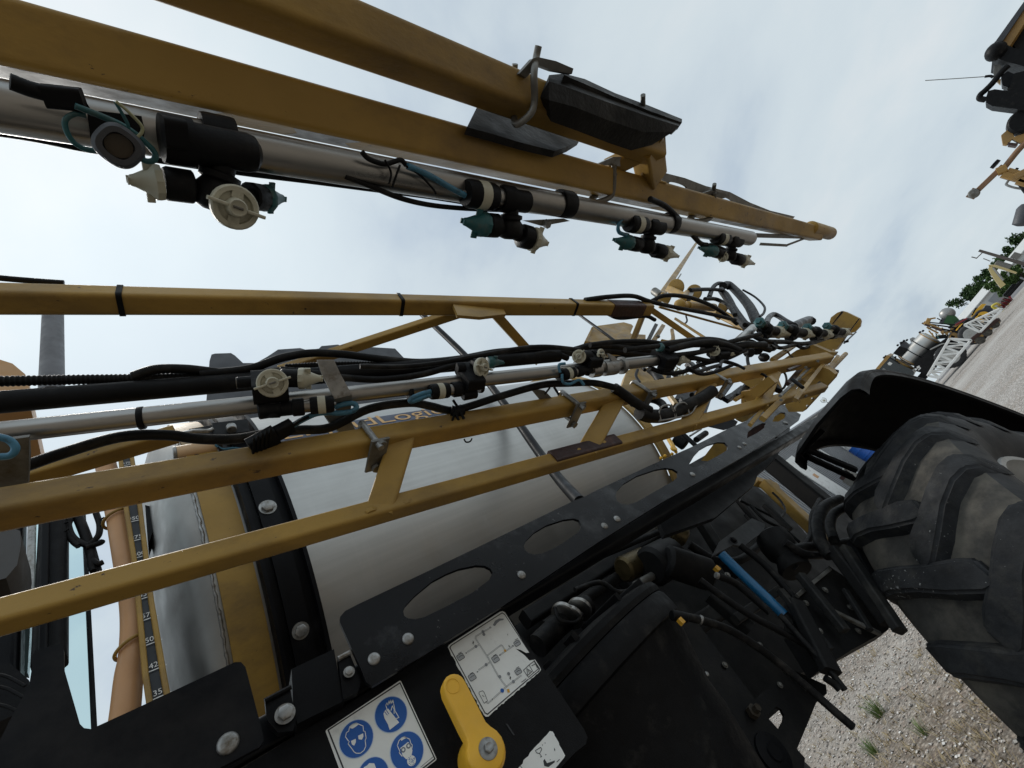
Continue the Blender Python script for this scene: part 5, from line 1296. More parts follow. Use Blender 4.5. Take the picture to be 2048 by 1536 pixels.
hz([(1586, 654), (1604, 645), (1618, 640), (1624, 643)], 8, .41, 'steel_line', mat('dark_line', (.03, .031, .034), .45))
hz([(1372, 632), (1374, 642), (1368, 648), (1362, 647)], 1.8, .5, 'wire')
# steel pipe stub and the row of four nozzle bodies on the hinge
PR = (at(1452, 706, Y=.27), at(1506, 656, Y=.275))
part('spray_pipe', MB().rod(*PR, pm(9.5, at(1480, 682, Y=.27)), 18), M_SS)
ring(SPR.children[-1], PR, 1486, 676, pm(10.5, PR[0]), .005, M_PLA)
PF = (at(1515, 672, Y=.275), at(1690, 672, Y=.24))
part('spray_pipe', MB().rod(*PF, .007, 12), M_DKST)
def small_nozzle(b, t, w0, w1, r):
    C = on(*b, PF, -.006); k = lambda x: pm(x, C)
    mb = MB().ball(C, k(r * 1.15), 12, (1.1, 1, 1.1))
    mb.rod(on(b[0] - r * .6, b[1] + r * 1.3, PF, -.004), on(b[0] + r * .4, b[1] + r * .8, PF, -.004), k(r * .75), 12)
    mb.rod(C, on(*w0, PF, -.008), k(r * .8), 14); mb.rod(C, on(*t, PF, -.008), k(r * .7), 12)
    mb.lathe(C - (C - CAM).normalized() * k(r * 1.1), (CAM - C), [(0, k(r * .45)), (k(r * .2), k(r * .45)), (k(r * .2), k(r * .25)), (k(-.3), k(r * .2))], 12)
    host = part('nozzle_body', mb, M_PLA)
    nozzle_cap(host, on(*w0, PF, -.008), on(*w1, PF, -.010), k(r), M_WPL)
    T = on(*t, PF, -.008); ax = (T - C)
    obj('teal_cap', MB().lathe(T, ax, [(-.002, k(r * .75)), (0, k(r * .85)), (k(r * .7), k(r * .8)), (k(r * .8), k(r * .5)), (k(r * 1.2), k(r * .4))], 12, mod=lambda a, t_: 1 + .08 * math.cos(6 * a)), M_TEAL, host)
small_nozzle((1532, 658), (1521, 647), (1552, 663), (1577, 668), 12)
small_nozzle((1584, 662), (1567, 653), (1607, 666), (1628, 672), 11.5)
small_nozzle((1632, 664), (1616, 656), (1648, 667), (1669, 672), 10)
small_nozzle((1668, 660), (1655, 653), (1685, 664), (1702, 668), 9)
YSS = 1
hz([(1500, 668), (1530, 682), (1570, 684), (1600, 688), (1630, 684), (1655, 676), (1672, 674)], 4.5, .375, 'cable_loom')
hz([(1508, 690), (1540, 684), (1560, 696), (1590, 690), (1610, 696), (1640, 680)], 3.5, .38, 'cable_loom')
hz([(1476, 690), (1500, 684), (1520, 694), (1540, 700)], 6, .40, 'cable_loom')
hz([(1440, 734), (1446, 722), (1470, 728), (1490, 738)], 3, .30, 'wire')
for x, y, r in ((1515, 698, 12), (1545, 692, 11), (1500, 705, 10), (1530, 715, 9)):
    p = at(x, y, Y=.30); part('hose_fitting', MB().lathe(p, Vector((.6, .3, .5)), [(-.01, pm(r * .7, p)), (0, pm(r, p)), (.012, pm(r, p)), (.016, pm(r * .6, p)), (.026, pm(r * .55, p))], 12), M_PLA)
wire_rod([(1568, 700, .0), (1575, 703, .0), (1582, 712, .0), (1600, 722, .0), (1614, 726, .0)], 1.8, PF, M_DKST, 'bent_rod', SPR)

YS = 1.0
# ------------------------------------------------------------------ tank's rear saddle, mounts and lines seen through the boom
tank_shell(TX1 - .002, TX1 + .07, .006, math.pi * .55, math.pi * 1.5, 50, .014, M_YEL, 'saddle_band', tank)
Z6 = (1160, 560, 6.4)
rplate([(60, 785), (152, 600), (230, 585), (560, 540), (660, 568), (682, 592), (620, 740), (470, 815)], 1.30, .25, 'tool_box', M_YEL, Z6)
rplate([(64, 782), (152, 606), (168, 612), (100, 790)], 1.28, .02, 'box_flange', M_YEL, Z6)
rplate([(430, 790), (480, 700), (620, 640), (660, 690), (840, 700), (840, 820), (560, 830)], 1.25, .2, 'tool_box', M_YEL, Z6)
rbeam((1326, 652), (1302, 690), 1.1, 8, 'frame_post'); hz([(1344, 660), (1346, 678), (1338, 684), (1324, 682)], 4, 1.1, 'bent_handle', M_YEL)
rbeam((1312, 650), (1296, 682), 1.05, 7, 'gas_strut', M_BLK); part('pivot_knob', MB().ball(at(1316, 673, Y=1.08), .02, 10), M_DKST)
rplate([(600, 1165), (700, 1110), (1010, 1130), (1190, 1290), (800, 1340), (540, 1345)], 1.15, .08, 'rear_saddle', M_YEL, Z6)
hz([(1300, 738), (1312, 748), (1322, 764)], 9, .95, 'hose'); hz([(1275, 740), (1272, 752), (1280, 766)], 3, .7, 'wire')
hz([(1338, 740), (1336, 752), (1334, 762)], 3, .6, 'wire'); hz([(1340, 742), (1360, 756), (1370, 764)], 6, .9, 'hose')
sp0, sp1 = at(1350, 739, Y=.8), at(1382, 760, Y=.8); dsp, s_, u_ = frame(sp1 - sp0); Ls = (sp1 - sp0).length
part('coil_spring', MB().tube([sp0 + dsp * Ls * k / 72 + .018 * (math.cos(k * .62) * s_ + math.sin(k * .62) * u_) for k in range(73)], .0038, 6), M_WPL)
rbeam((1378, 728), (1402, 752), .9, 16, 'damper', M_BLK); rbeam((1440, 735), (1415, 760), .9, 8, 'stay', M_BLK)
Z5 = (1240, 720, 5.12)
rplate([(1240, 200), (1390, 165), (1440, 190), (1470, 150), (1560, 100), (1640, 300), (1390, 430), (1295, 400), (1345, 300)], .80, .05, 'rear_frame', M_YEL, Z5)
rbeam((1452, 800), (1484, 775), .84, 9, 'stay', M_BLK); rbeam((1440, 795), (1462, 765), .84, 11, 'stay', M_BLK)
rbeam((1452, 800), (1500, 772), .86, 13, 'damper', M_BLK)
rplate([(900, 560), (1060, 565), (1190, 640), (1160, 690), (1060, 720), (880, 680), (810, 640)], 1.05, .03, 'grey_guard', M_LIDG, Z5)
rplate([(1110, 540), (1240, 500), (1560, 440), (1650, 470), (1500, 580), (1300, 620), (1250, 640), (1200, 620)], .90, .05, 'rear_frame', M_YEL, Z5)
rplate([(600, 330), (700, 300), (960, 330), (880, 560), (760, 440), (560, 390)], 1.0, .08, 'battery_cover', M_LIDG, Z5)
rbeam((1365, 800), (1388, 838), .9, 13, 'hose_guard', M_BLK); rbeam((1338, 790), (1352, 810), .95, 10, 'rear_frame')
rbeam((1330, 866), (1349, 898), .86, 7, 'valve_handle', M_LEV); vh = SPR.children[-1]
A = at(1348, 897, Y=.85); obj('handle_eye', MB().rod(A - YV * .004, A + YV * .008, pm(7, A), 16), M_LEV, vh)
rrod((1350, 875), (1372, 890), .95, 13, 'ball_valve', M_PLA); rrod((1366, 868), (1392, 892), .86, 4.5, 'stay', M_BLK)
rrod((1380, 872), (1402, 858), .98, 2, 'steel_line', M_GALV); rrod((1392, 880), (1412, 866), .98, 6, 'hose_fitting', M_PLA)
rplate([(960, 860), (1100, 840), (1110, 920), (900, 1035), (830, 1030)], 1.0, .03, 'rear_saddle', M_YEL, Z5)
rplate([(1560, 560), (1720, 520), (1720, 620), (1560, 660)], .95, .03, 'rear_saddle', M_YEL, Z5)
rplate([(1290, 680), (1500, 620), (1500, 720), (1300, 810)], 1.0, .03, 'rear_saddle', M_TAPE, Z5)
for x, y in ((1322, 916), (1330, 912), (1344, 908), (1352, 904)): part('bolt', MB().ball(at(x, y, Y=.9), .008, 8), M_LEV)
hz([(1372, 738), (1395, 744), (1412, 738), (1440, 730)], 4, .5); hz([(1330, 735), (1340, 748), (1338, 762)], 2, .5, 'wire')
hz([(1395, 724), (1420, 745), (1432, 762)], 4, .55); hz([(1365, 764), (1380, 775), (1384, 790)], 5, .7)
hz([(1265, 806), (1300, 798), (1322, 806), (1330, 820)], 8, .9); hz([(1475, 790), (1490, 770), (1500, 775)], 3, .8, 'wire')

# ------------------------------------------------------------------ cab corner, exhaust, glass at the left
part('exhaust_stack', MB().rod(at(106, 628, Y=1.1), at(103, 790, Y=1.1), pm(17.5, at(105, 700, Y=1.1)), 24, .2), mat('exhaust_grey', (.12, .12, .128), .5, .1, .2, 20))
rplate([(-60, 712), (-10, 716), (25, 727), (50, 748), (58, 762), (58, 800), (-60, 800)], 1.5, .5, 'cab_roof', mat('cab_roof_tan', (.50, .27, .10), .45, 0, .05))
CP = part('cab_post', MB().beam(at(110, 985, Y=1.0), at(100, 1330, Y=1.0), pm(44, at(105, 1150, Y=1.0)), .05, YV, .012), M_PLA)
obj('post_seam', MB().beam(at(92, 1000, Y=.97), at(86, 1320, Y=.97), .012, .012, YV, .003), M_BLK, CP)
part('cab_frame', MB().beam(at(20, 985, Y=1.02), at(0, 1380, Y=1.02), .05, .05, YV), M_BLK)
rplate([(-40, 1050), (20, 1052), (40, 1062), (42, 1090), (34, 1130), (12, 1156), (-40, 1170)], .80, .10, 'mirror_shell', mat('mirror_shell', (.05, .045, .04), .45), None)
rplate([(-40, 1150), (30, 1120), (62, 1180), (60, 1260), (55, 1345), (-40, 1330)], 1.12, .02, 'cab_glass', mat('dark_glass', (.05, .075, .075), .12, 0, .1, spec=.8))
rplate([(-60, 1322), (20, 1326), (58, 1360), (50, 1420), (-60, 1470)], .95, .1, 'cab_step', M_PLA)
for y0 in (1350, 1374, 1410): hose([(-40, y0 - 4), (10, y0 + 2), (50, y0 + 22)], 3, Y=.92, m=M_PLA, name='step_rib')
# tinted pane with black seal
gm = bpy.data.materials.new('tinted_pane'); gm.use_nodes = True
gn, gl = gm.node_tree.nodes, gm.node_tree.links; gb = gn['Principled BSDF']
gb.inputs['Base Color'].default_value = (.72, .88, .88, 1); gb.inputs['Roughness'].default_value = .08
gb.inputs['Transmission Weight'].default_value = 1.0; gb.inputs['IOR'].default_value = 1.02
pane = part('window_pane', MB().plate([at(x, y, Y=1.22) for x, y in ((60, 985), (166, 985), (190, 1465), (60, 1470))], YV, .006), gm)
part('window_seal', MB().tube([at(165, 985, Y=1.20), at(189, 1470, Y=1.20)], .0045, 8), M_BLK)
part('window_seal', MB().tube([at(64, 1050, Y=1.20), at(58, 1330, Y=1.20)], .008, 8), M_GALV)
# cable bunch behind the chords
CB = hose([(150, 1020), (163, 1050), (176, 1085), (186, 1120), (194, 1150)], 9, Y=1.0, name='cable_bunch')
for q in ([(136, 1030), (138, 1055), (146, 1074), (162, 1086), (178, 1092)], [(192, 1026), (199, 1048), (198, 1068), (188, 1082), (178, 1090)], [(140, 1040), (134, 1062), (146, 1082), (158, 1092)], [(184, 1120), (196, 1128), (206, 1124)], [(180, 1110), (182, 1130), (186, 1142)], [(172, 1095), (200, 1086), (204, 1082)]):
    hose(q, 5.5, Y=.99, name='cable', host=CB)
for a, b in (((136, 1044), (126, 1048)), ((137, 1058), (128, 1064)), ((200, 1040), (208, 1035)), ((200, 1052), (206, 1050)), ((152, 1096), (160, 1092))):
    obj('tie_end', MB().beam(at(*a, Y=.98), at(*b, Y=.98), .004, .002), M_PLA, CB)
rrod((350, 908), (432, 893), 1.05, 15, 'filler_neck', mat('pale_tan', (.62, .42, .24), .45)); rrod((346, 909), (354, 908), 1.05, 16, 'neck_ring', M_GALV)
rplate([(424, 846), (494, 838), (500, 862), (428, 872)], 1.0, .04, 'latch_box', M_PLA); rrod((462, 852), (464, 860), .99, 9, 'latch_bolt', M_GALV)
rplate([(378, 858), (425, 850), (425, 868), (380, 872)], 1.02, .02, 'latch_plate', M_BLK)
hose([(360, 868), (390, 862), (415, 862), (426, 858)], 4, Y=1.0, m=M_GALV, name='latch_rod')
rplate([(290, 1010), (312, 1015), (322, 1030), (310, 1050), (296, 1090)], 1.25, .05, 'far_fitting', M_PLA)

# ------------------------------------------------------------------ the yard behind
GZ = -H
def up_beam(p, q, w, m, name, root, h=None, up=None): return obj(name, MB().beam(p, q, w, h or w, up or XV), m, root)
# long metal building parallel to the sprayer, ribbed cladding
BY = 14.0
M_CLAD = mat('grey_cladding', (.27, .275, .285), .45, .3, .08, 1.2)
M_TRIM = mat('roof_trim', (.30, .31, .33), .5, .2, .05, 2)
bld = thing('metal_building', 'long grey ribbed metal building seen under the black fender', 'building', (60, 19, 0))
BX0, BX1, BH = 30.0, 96.0, 6.05
obj('wall', MB().box((lerp(BX0, BX1, .5), BY + 5, BH / 2 - 1.2), BX1 - BX0, 10, BH + 2.4, rad=.02), M_CLAD, bld)
obj('roof', MB().plate([(BX0 - .3, BY - .4, BH), (BX0 - .3, BY + 5, BH + 1.5), (BX0 - .3, BY + 10.4, BH), (BX0 - .3, BY + 10.4, BH - .12), (BX0 - .3, BY - .4, BH - .12)], XV, BX1 - BX0 + .6), M_TRIM, bld)
obj('gutter', MB().beam((BX0, BY - .47, BH - .02), (BX1, BY - .47, BH - .02), .14, .16, ZV), M_TRIM, bld)
rib_me = None
for i in range(180):
    x = BX0 + .2 + i * .36
    if rib_me is None:
        o = obj('cladding_rib', MB().box((0, 0, BH / 2 - .66), .11, .06, BH + 1.06, rad=.014), M_CLAD, bld); rib_me = o.data
    else:
        o = bpy.data.objects.new('cladding_rib', rib_me); COL.objects.link(o); attach(o, bld)
    o.location = (x, BY - .02, 0)
obj('eave_band', MB().box((lerp(BX0, BX1, .5), BY - .075, BH - .42), BX1 - BX0, .03, .55), M_WHT, bld)
for x in (45.0, 49.5, 56, 70): obj('downpipe', MB().rod((x, BY - .16, .1), (x, BY - .16, BH - .1), .07, 10), M_WHT, bld)
dr = obj('white_door', MB().box((39.0, BY - .10, 2.25), 2.0, .07, 4.45, rad=.01), M_WHT, bld)
obj('door_notice', MB().box((39.0, BY - .145, 2.35), .5, .02, .4), M_TAN, dr)
lp = thing('yard_lamp', 'small wire-caged lamp standing on the metal building eave', 'lamp', (61, BY - .5, BH))
LQ = Vector((61, BY - .5, BH))
obj('lamp_stem', MB().rod(LQ - ZV * .02, LQ + ZV * .40, .04, 8), M_DKST, lp)
for k in range(6):
    a = k * math.pi / 3; obj('cage_wire', MB().tube(spline([LQ + Vector((.12 * math.cos(a), .12 * math.sin(a), .40)), LQ + Vector((.32 * math.cos(a), .32 * math.sin(a), .65)), LQ + Vector((.2 * math.cos(a), .2 * math.sin(a), .95))], 3), .02, 5), M_GALV, lp)
obj('lamp_bulb', MB().ball(LQ + ZV * .65, .15, 10), M_WPL, lp)
# clutter along the wall
bc = Vector((46.5, BY - 1.6, 0))
br = thing('blue_drum', 'blue plastic tank with pale lid standing by the metal building', 'tank', tuple(bc))
obj('drum_body', MB().lathe(bc, ZV, [(0, .6), (.04, .68), (.6, .70), (.62, .73), (.68, .70), (1.2, .70), (1.22, .73), (1.28, .70), (1.76, .66), (1.8, .6)], 26), mat('drum_blue', (.012, .10, .42), .4), br)
obj('drum_lid', MB().lathe(bc + ZV * 1.8, ZV, [(0, .6), (.25, .58), (.6, .5), (.65, .35)], 22), M_WHT, br)
ec = Vector((38.6, BY - 1.5, 0))
eng = thing('scrap_engine', 'dark engine on a pallet in front of the white door', 'engine', tuple(ec))
for k in range(5): obj('pallet_board', MB().box(ec + Vector((0, -.5 + k * .25, .12)), 1.9, .14, .03), mat('grey_wood', (.22, .19, .15), .8), eng)
for k in range(3): obj('pallet_block', MB().box(ec + Vector((-.8 + k * .8, 0, .05)), .12, 1.1, .1), mat('grey_wood', (.22, .19, .15), .8), eng)
obj('engine_block', MB().box(ec + Vector((0, 0, .52)), 1.1, .65, .75, rad=.05), M_DKST, eng)
obj('cylinder_head', MB().box(ec + Vector((0, .05, 1.02)), 1.0, .4, .3, rad=.04), M_TAPE, eng)
obj('flywheel', MB().lathe(ec + Vector((.56, 0, .52)), XV, [(0, .36), (.06, .36), (.07, .1)], 20), M_GALV, eng)
obj('air_pipe', MB().tube(spline([ec + Vector((-.4, -.2, .9)), ec + Vector((-.2, -.35, 1.3)), ec + Vector((.3, -.3, 1.25)), ec + Vector((.5, -.2, .8))], 5), .07, 10), M_GALV, eng)

# sprayer parked across the yard, side-on, about 44 m away
ZF = (1740, 590, 7.314)
K = 1.375                      # distances below are for a 32 m plane; the machine stands 44 m away
def f3(x, y, X=32.0): return at(ZF[0] + x / ZF[2], ZF[1] + y / ZF[2], X=X * K)
FS = thing('parked_sprayer', 'far sprayer with shiny steel tank parked across the yard behind a white lattice boom', 'sprayer', (45.4, 3.4, 0))
def fplate(pts, name, m, X=32.0, th=1.6, root=None, lift=None):
    return obj(name, MB().plate([f3(x, y, X) for x, y in pts], XV, th * K), m, root or FS, 30)
def fbeam(a, b, w, name, m, X=32.0, root=None, h=None): return obj(name, MB().beam(f3(*a, X), f3(*b, X), w * K, (h or w) * K, XV), m, root or FS)
ta, tb = f3(545, 965, 33.0), f3(885, 625, 33.0); tax = (tb - ta); tL = tax.length; tr = .69
obj('tank', MB().lathe(ta, tax, [(-.16, .05), (-.12, tr * .6), (-.05, tr * .92), (0, tr), (tL, tr), (tL + .06, tr * .9), (tL + .13, tr * .5), (tL + .15, .05)], 40), M_TANK, FS, 30)
for t in (.03, .34, .66, .97): obj('tank_hoop', MB().lathe(ta + tax * t - tax.normalized() * .03, tax, [(0, tr + .002), (0, tr + .03), (.06, tr + .03), (.06, tr + .002)], 36, caps=False), M_BLK if .1 < t < .9 else M_YELF, FS)
obj('front_band', MB().lathe(ta - tax.normalized() * .42, tax, [(0, tr * .9), (0, tr * .97), (.22, tr * .97), (.22, tr * .9)], 30), M_YELF, FS)
obj('chassis', MB().box((45.6, 2.9, 1.25), 1.2, 5.2, .5, rad=.05), M_UND, FS)
fplate([(640, 1010), (900, 780), (1100, 640), (1180, 640), (900, 1130), (800, 1150), (650, 1110)], 'side_box', M_UND, 32.2, .9)
# cab
fplate([(90, 1105), (270, 900), (420, 1000), (610, 1090), (650, 1140), (560, 1320), (180, 1330)], 'cab_body', mat('cab_dark', (.015, .02, .02), .2, spec=.8), 32.3, 1.5)
fplate([(60, 1110), (90, 1070), (250, 880), (300, 895), (130, 1090), (100, 1130)], 'cab_roof', M_YELF, 32.2, 1.7)
fplate([(290, 905), (440, 1000), (430, 1015), (285, 920)], 'cab_frame', M_UND, 32.25, .1)
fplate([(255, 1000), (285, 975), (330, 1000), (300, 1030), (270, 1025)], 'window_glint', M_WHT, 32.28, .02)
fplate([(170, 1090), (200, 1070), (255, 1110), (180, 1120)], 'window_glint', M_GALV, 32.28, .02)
fplate([(335, 855), (425, 752), (545, 790), (450, 905)], 'engine_box', M_UND, 32.6, .9)
fplate([(430, 690), (500, 680), (600, 760), (540, 800), (450, 770)], 'air_box', M_LIDG, 32.7, .7)
fplate([(580, 640), (620, 620), (680, 640), (660, 690), (600, 700)], 'filler_dome', M_GALV, 33, .5)
for x, y in ((460, 700), (495, 670), (405, 735), (230, 895), (370, 910), (205, 915), (730, 545), (775, 525), (540, 660)): obj('work_lamp', MB().ball(f3(x, y, 32.5), .09, 8), M_BLK, FS)
for a in (((680, 1050), (720, 1030), (735, 1060), (690, 1080)), ((650, 1080), (680, 1070), (690, 1095), (660, 1105)), ((700, 1095), (740, 1060), (748, 1068), (712, 1105))): fplate(a, 'warning_plate', M_WHT, 32.1, .02)
def wheel(c, X, Rt, root, name='wheel', w=.45, rimm=M_RIM, ax=XV):
    c = Vector((c.x, c.y, Rt)) if c is not None else c
    o = obj(name, MB().lathe(c - ax * w / 2, ax, [(0, Rt * .62), (0, Rt * .86), (w * .12, Rt * .97), (w * .3, Rt), (w * .7, Rt), (w * .88, Rt * .97), (w, Rt * .86), (w, Rt * .62)], 44, mod=lambda a, t: 1 + (.018 * math.cos(22 * a) if w * .05 < t < w * .95 else 0)), M_SIDE, root, 40)
    obj('rim', MB().lathe(c - ax * (w / 2 + .01), ax, [(.0, Rt * .62), (-.01, Rt * .58), (.05, Rt * .55), (.12, Rt * .40), (.10, Rt * .18), (.02, Rt * .15), (.02, .01)], 36), rimm, o, 40)
    return o
fwy = f3(1190, 905, 32).y; rwy = f3(1560, 600, 32).y
for wx, wy in ((44.0, fwy), (44.0, rwy), (47.2, fwy), (47.2, rwy)): wheel(Vector((wx, wy, 0)), wx, .84 if wy == fwy else .72, FS, w=.5)
fplate([(900, 850), (1080, 720), (1100, 740), (990, 880), (940, 890)], 'leg_strut', M_UND, 32.1, .3)
fbeam((940, 870), (1010, 890), .10, 'white_stay', M_WHT, 31.9)
obj('exhaust_pipe', MB().tube(spline([f3(880, 800, 31.9), f3(980, 750, 31.9), f3(1060, 715, 31.9), f3(1100, 715, 31.9)], 5), .05, 8), M_GALV, FS)
# its folded boom rack
for a, b, w, m in (((785, 400), (1150, 560), .16, M_YELF), ((800, 430), (1080, 530), .10, M_TAPE), ((850, 400), (1300, 440), .06, M_RUB), ((830, 470), (1000, 560), .08, M_YELF), ((1100, 570), (1330, 400), .09, M_YELF), ((1180, 560), (1330, 600), .16, M_YELF), ((1200, 590), (1400, 610), .10, M_YELF), ((870, 340), (820, 440), .18, M_YELF), ((870, 350), (960, 335), .08, M_YELF), ((760, 410), (830, 440), .08, M_TAPE), ((860, 520), (960, 640), .06, M_YELF), ((800, 560), (930, 620), .06, M_WPL), ((1050, 500), (1400, 560), .10, M_UND), ((1150, 600), (1420, 640), .2, M_UND), ((960, 620), (1150, 600), .2, M_UND), ((900, 430), (1250, 480), .07, M_RUB), ((1250, 440), (1420, 340), .07, M_RED), ((1330, 620), (1500, 590), .10, M_TAPE), ((980, 340), (1060, 380), .05, M_RUB), ((960, 560), (1010, 640), .05, M_TEAL), ((850, 500), (900, 470), .06, M_GRN)):
    fbeam(a, b, w, 'boom_bar', m, 32.2 + ((a[0] + b[1]) % 7) * .05)
rnd = random.Random(4)
for k in range(26):
    x, y = rnd.uniform(880, 1400), 0
    y = lerp(470, 560, (x - 880) / 520) + rnd.uniform(-40, 90)
    fbeam((x, y), (x + rnd.uniform(-40, 60), y + rnd.uniform(-30, 50)), rnd.uniform(.04, .09), 'rack_fitting', rnd.choice((M_YELF, M_DKST, M_WPL, M_RUB, M_YELF)), 32.1 + rnd.random() * .4)

# white lattice booms lying in front of it
def lattice(label, top, bot, X, n, w, depth=.7, wd=None, zig=1):
    w *= K
    A0, A1 = f3(*top[0], X), f3(*top[1], X); B0, B1 = f3(*bot[0], X), f3(*bot[1], X)
    r = thing('lattice_boom', label, 'lattice boom', (X * K, (A0.y + A1.y) / 2, 0), 'white lattice booms')
    for off in (0, depth):
        for p, q in ((A0, A1), (B0, B1)): obj('chord', MB().beam(p + XV * off, q + XV * off, w, w, XV), M_WHT, r)
    for i in range(n):
        t0, t1 = i / n, (i + 1) / n
        p, q = (lerp(A0, A1, t0), lerp(B0, B1, t1)) if i % 2 else (lerp(B0, B1, t0), lerp(A0, A1, t1))
        for off in (0, depth): obj('lattice_bar', MB().beam(p + XV * off, q + XV * off, wd or w * .6, wd or w * .6, XV), M_WHT, r)
        obj('cross_bar', MB().beam(lerp(A0, A1, t0), lerp(B0, B1, t0) + XV * depth, (wd or w * .6) * .8, None, XV), M_WHT, r)
    obj('end_bar', MB().beam(A0, B0, w, w, XV), M_WHT, r); obj('end_bar', MB().beam(A1, B1, w, w, XV), M_WHT, r)
    return r
lattice('wide white lattice boom in front of the far sprayer wheel, nearer the black fender', ((845, 1180), (1165, 640)), ((1010, 1215), (1480, 660)), 28.5, 9, .10)
lattice('narrow tapering white lattice boom pointing at the red implement', ((1380, 440), (1900, 200)), ((1610, 545), (1945, 205)), 29.5, 9, .085)
obj_b = thing('lattice_trailer', 'low rusty trailer frame under the narrow white lattice boom', 'trailer', (42, -.4, 0))
def tb_(a, b, w, m, name='trailer_beam', X=30.5): return obj(name, MB().beam(f3(*a, X), f3(*b, X), w * K, w * K, XV), m, obj_b)
tb_((1490, 650), (1880, 350), .16, M_TAPE); tb_((1520, 690), (1890, 390), .12, M_YELF); tb_((1490, 650), (1520, 690), .12, M_TAPE); tb_((1860, 340), (1900, 395), .12, M_DKST)
for t in (.15, .5, .85):
    p = lerp(f3(1520, 690, 30.5), f3(1890, 390, 30.5), t); q = Vector((p.x, p.y, 0))
    tb_w = obj('trailer_leg', MB().beam(p, q, .1, .1, XV), M_DKST, obj_b)
    obj('trailer_wheel', MB().lathe(Vector((p.x - .1, p.y, .26)), XV, [(0, .16), (0, .23), (.04, .26), (.16, .26), (.2, .23), (.2, .16)], 22), M_TYR, obj_b)

# green tractor, yellow loader, red implement, hoop, excavator, far buildings, pole, trees
def rootf(name, label, cat, px, py, X):
    p = at(px, py, X=X * K); return thing(name, label, cat, (X * K, p.y, gz(X * K)))
GT = rootf('green_tractor', 'dark green tractor with grey dome behind the far sprayer boom rack', 'tractor', 1905, 650, 40)
def g3(x, y, X): return f3(x, y, X)
fplate([(1070, 420), (1130, 300), (1240, 300), (1300, 360), (1290, 420), (1180, 450)], 'body', M_GRN, 40, 1.6, GT)
fplate([(1160, 420), (1200, 370), (1240, 385), (1230, 440)], 'fender', M_GRN, 39.9, 1.6, GT)
fplate([(1000, 420), (1060, 320), (1110, 340), (1060, 430)], 'cab', M_LIDG, 40.2, 1.5, GT)
obj('dome', MB().ball(f3(1130, 275, 40.4), .55, 16), M_GALV, GT)
obj('axle_beam', MB().beam(Vector((40.6 * K, f3(1180, 430, 40).y, 0.3)), f3(1180, 430, 40.6), .7, .7, XV), M_UND, GT)
for yy in (1120, 1270):
    p = f3(yy, 440, 39.9); wheel(Vector((39.9 * K, p.y, 0)), 40, .95, GT, rimm=M_LEV)
YL = rootf('yellow_loader', 'yellow loader parked beyond the lattice booms, beside the far shed', 'loader', 1960, 620, 44)
for pts, m, nm in (([(1480, 320), (1500, 260), (1640, 130), (1700, 130), (1660, 180), (1560, 300)], M_LEV, 'boom'), ([(1530, 350), (1620, 270), (1720, 310), (1700, 340), (1580, 370)], M_YELF, 'body'), ([(1640, 260), (1700, 150), (1790, 160), (1800, 230), (1740, 280)], M_LIDG, 'engine_cover'), ([(1480, 300), (1540, 190), (1570, 180), (1500, 300)], M_UND, 'cab')):
    fplate(pts, nm, m, 44, 1.6, YL)
obj('axle_beam', MB().beam(Vector((44.8 * K, f3(1650, 300, 44).y, 0.3)), f3(1650, 300, 44.8), .7, .7, XV), M_UND, YL)
for yy in (1560, 1740):
    p = f3(yy, 330, 43.9); wheel(Vector((43.9 * K, p.y, 0)), 44, .6, YL, rimm=M_LEV)
for a in (((1790, 170), (1830, 140)), ((1830, 140), (1890, 130)), ((1890, 130), (1905, 150))): pass
HP = rootf('yellow_hoop', 'bright yellow bent pipe hoop standing in front of the yellow loader', 'hoop', 1990, 608, 38)
hp0, hp1 = f3(1795, 175, 38), f3(1900, 150, 38)
obj('hoop_pipe', MB().tube(spline([Vector((38 * K, hp0.y, 0)), hp0, f3(1840, 130, 38), f3(1880, 128, 38), hp1, Vector((38 * K, hp1.y - .3, 0))], 5), .09, 10), mat('hoop_yellow', (.55, .45, .06), .4), HP)
RD = rootf('red_implement', 'red disc implement at the far edge of the gravel', 'implement', 2020, 605, 37)
for a, b, w in (((1930, 150), (2060, 40), .18), ((1940, 190), (2080, 60), .14), ((1990, 60), (2010, 130), .12), ((1950, 120), (1960, 190), .12), ((2040, 20), (2070, 80), .12)): obj('frame_bar', MB().beam(f3(*a, 37), f3(*b, 37), w, w, XV), M_RED, RD)
for k in range(7):
    p = lerp(f3(1945, 185, 37), f3(2080, 60, 37), k / 6); r_ = .34
    obj('disc_blade', MB().lathe(Vector((p.x, p.y, r_)), YV, [(0, .05), (.03, .2), (.05, r_), (.06, r_), (.04, .18)], 18), M_RED if k % 2 else M_DKST, RD)
EX = rootf('excavator', 'pale yellow excavator arm folded up in front of the trees', 'excavator', 2000, 550, 75 / K)
ZE = (1840, 440, 9.846)
def e3(x, y, X=75): return at(ZE[0] + x / ZE[2], ZE[1] + y / ZE[2], X=X)
M_EXY = mat('excavator_yellow', (.55, .44, .20), .5)
obj('main_boom', MB().plate([e3(*q) for q in ((1345, 960), (1370, 900), (1430, 930), (1520, 1060), (1620, 1200), (1690, 1270), (1590, 1340), (1500, 1220), (1420, 1100))], XV, .6), M_EXY, EX)
obj('dipper_arm', MB().plate([e3(*q) for q in ((1350, 880), (1480, 880), (1700, 950), (1915, 1030), (1890, 1060), (1640, 980), (1440, 920), (1360, 915))], XV, .5), M_EXY, EX)
obj('boom_cylinder', MB().rod(e3(1440, 940), e3(1640, 1190), .10, 8), M_GALV, EX)
p = e3(1660, 1310)
obj('house', MB().box((76.6, p.y + .1, gz(76) + .62), 1.6, 1.5, .5, rad=.12), M_UND, EX)
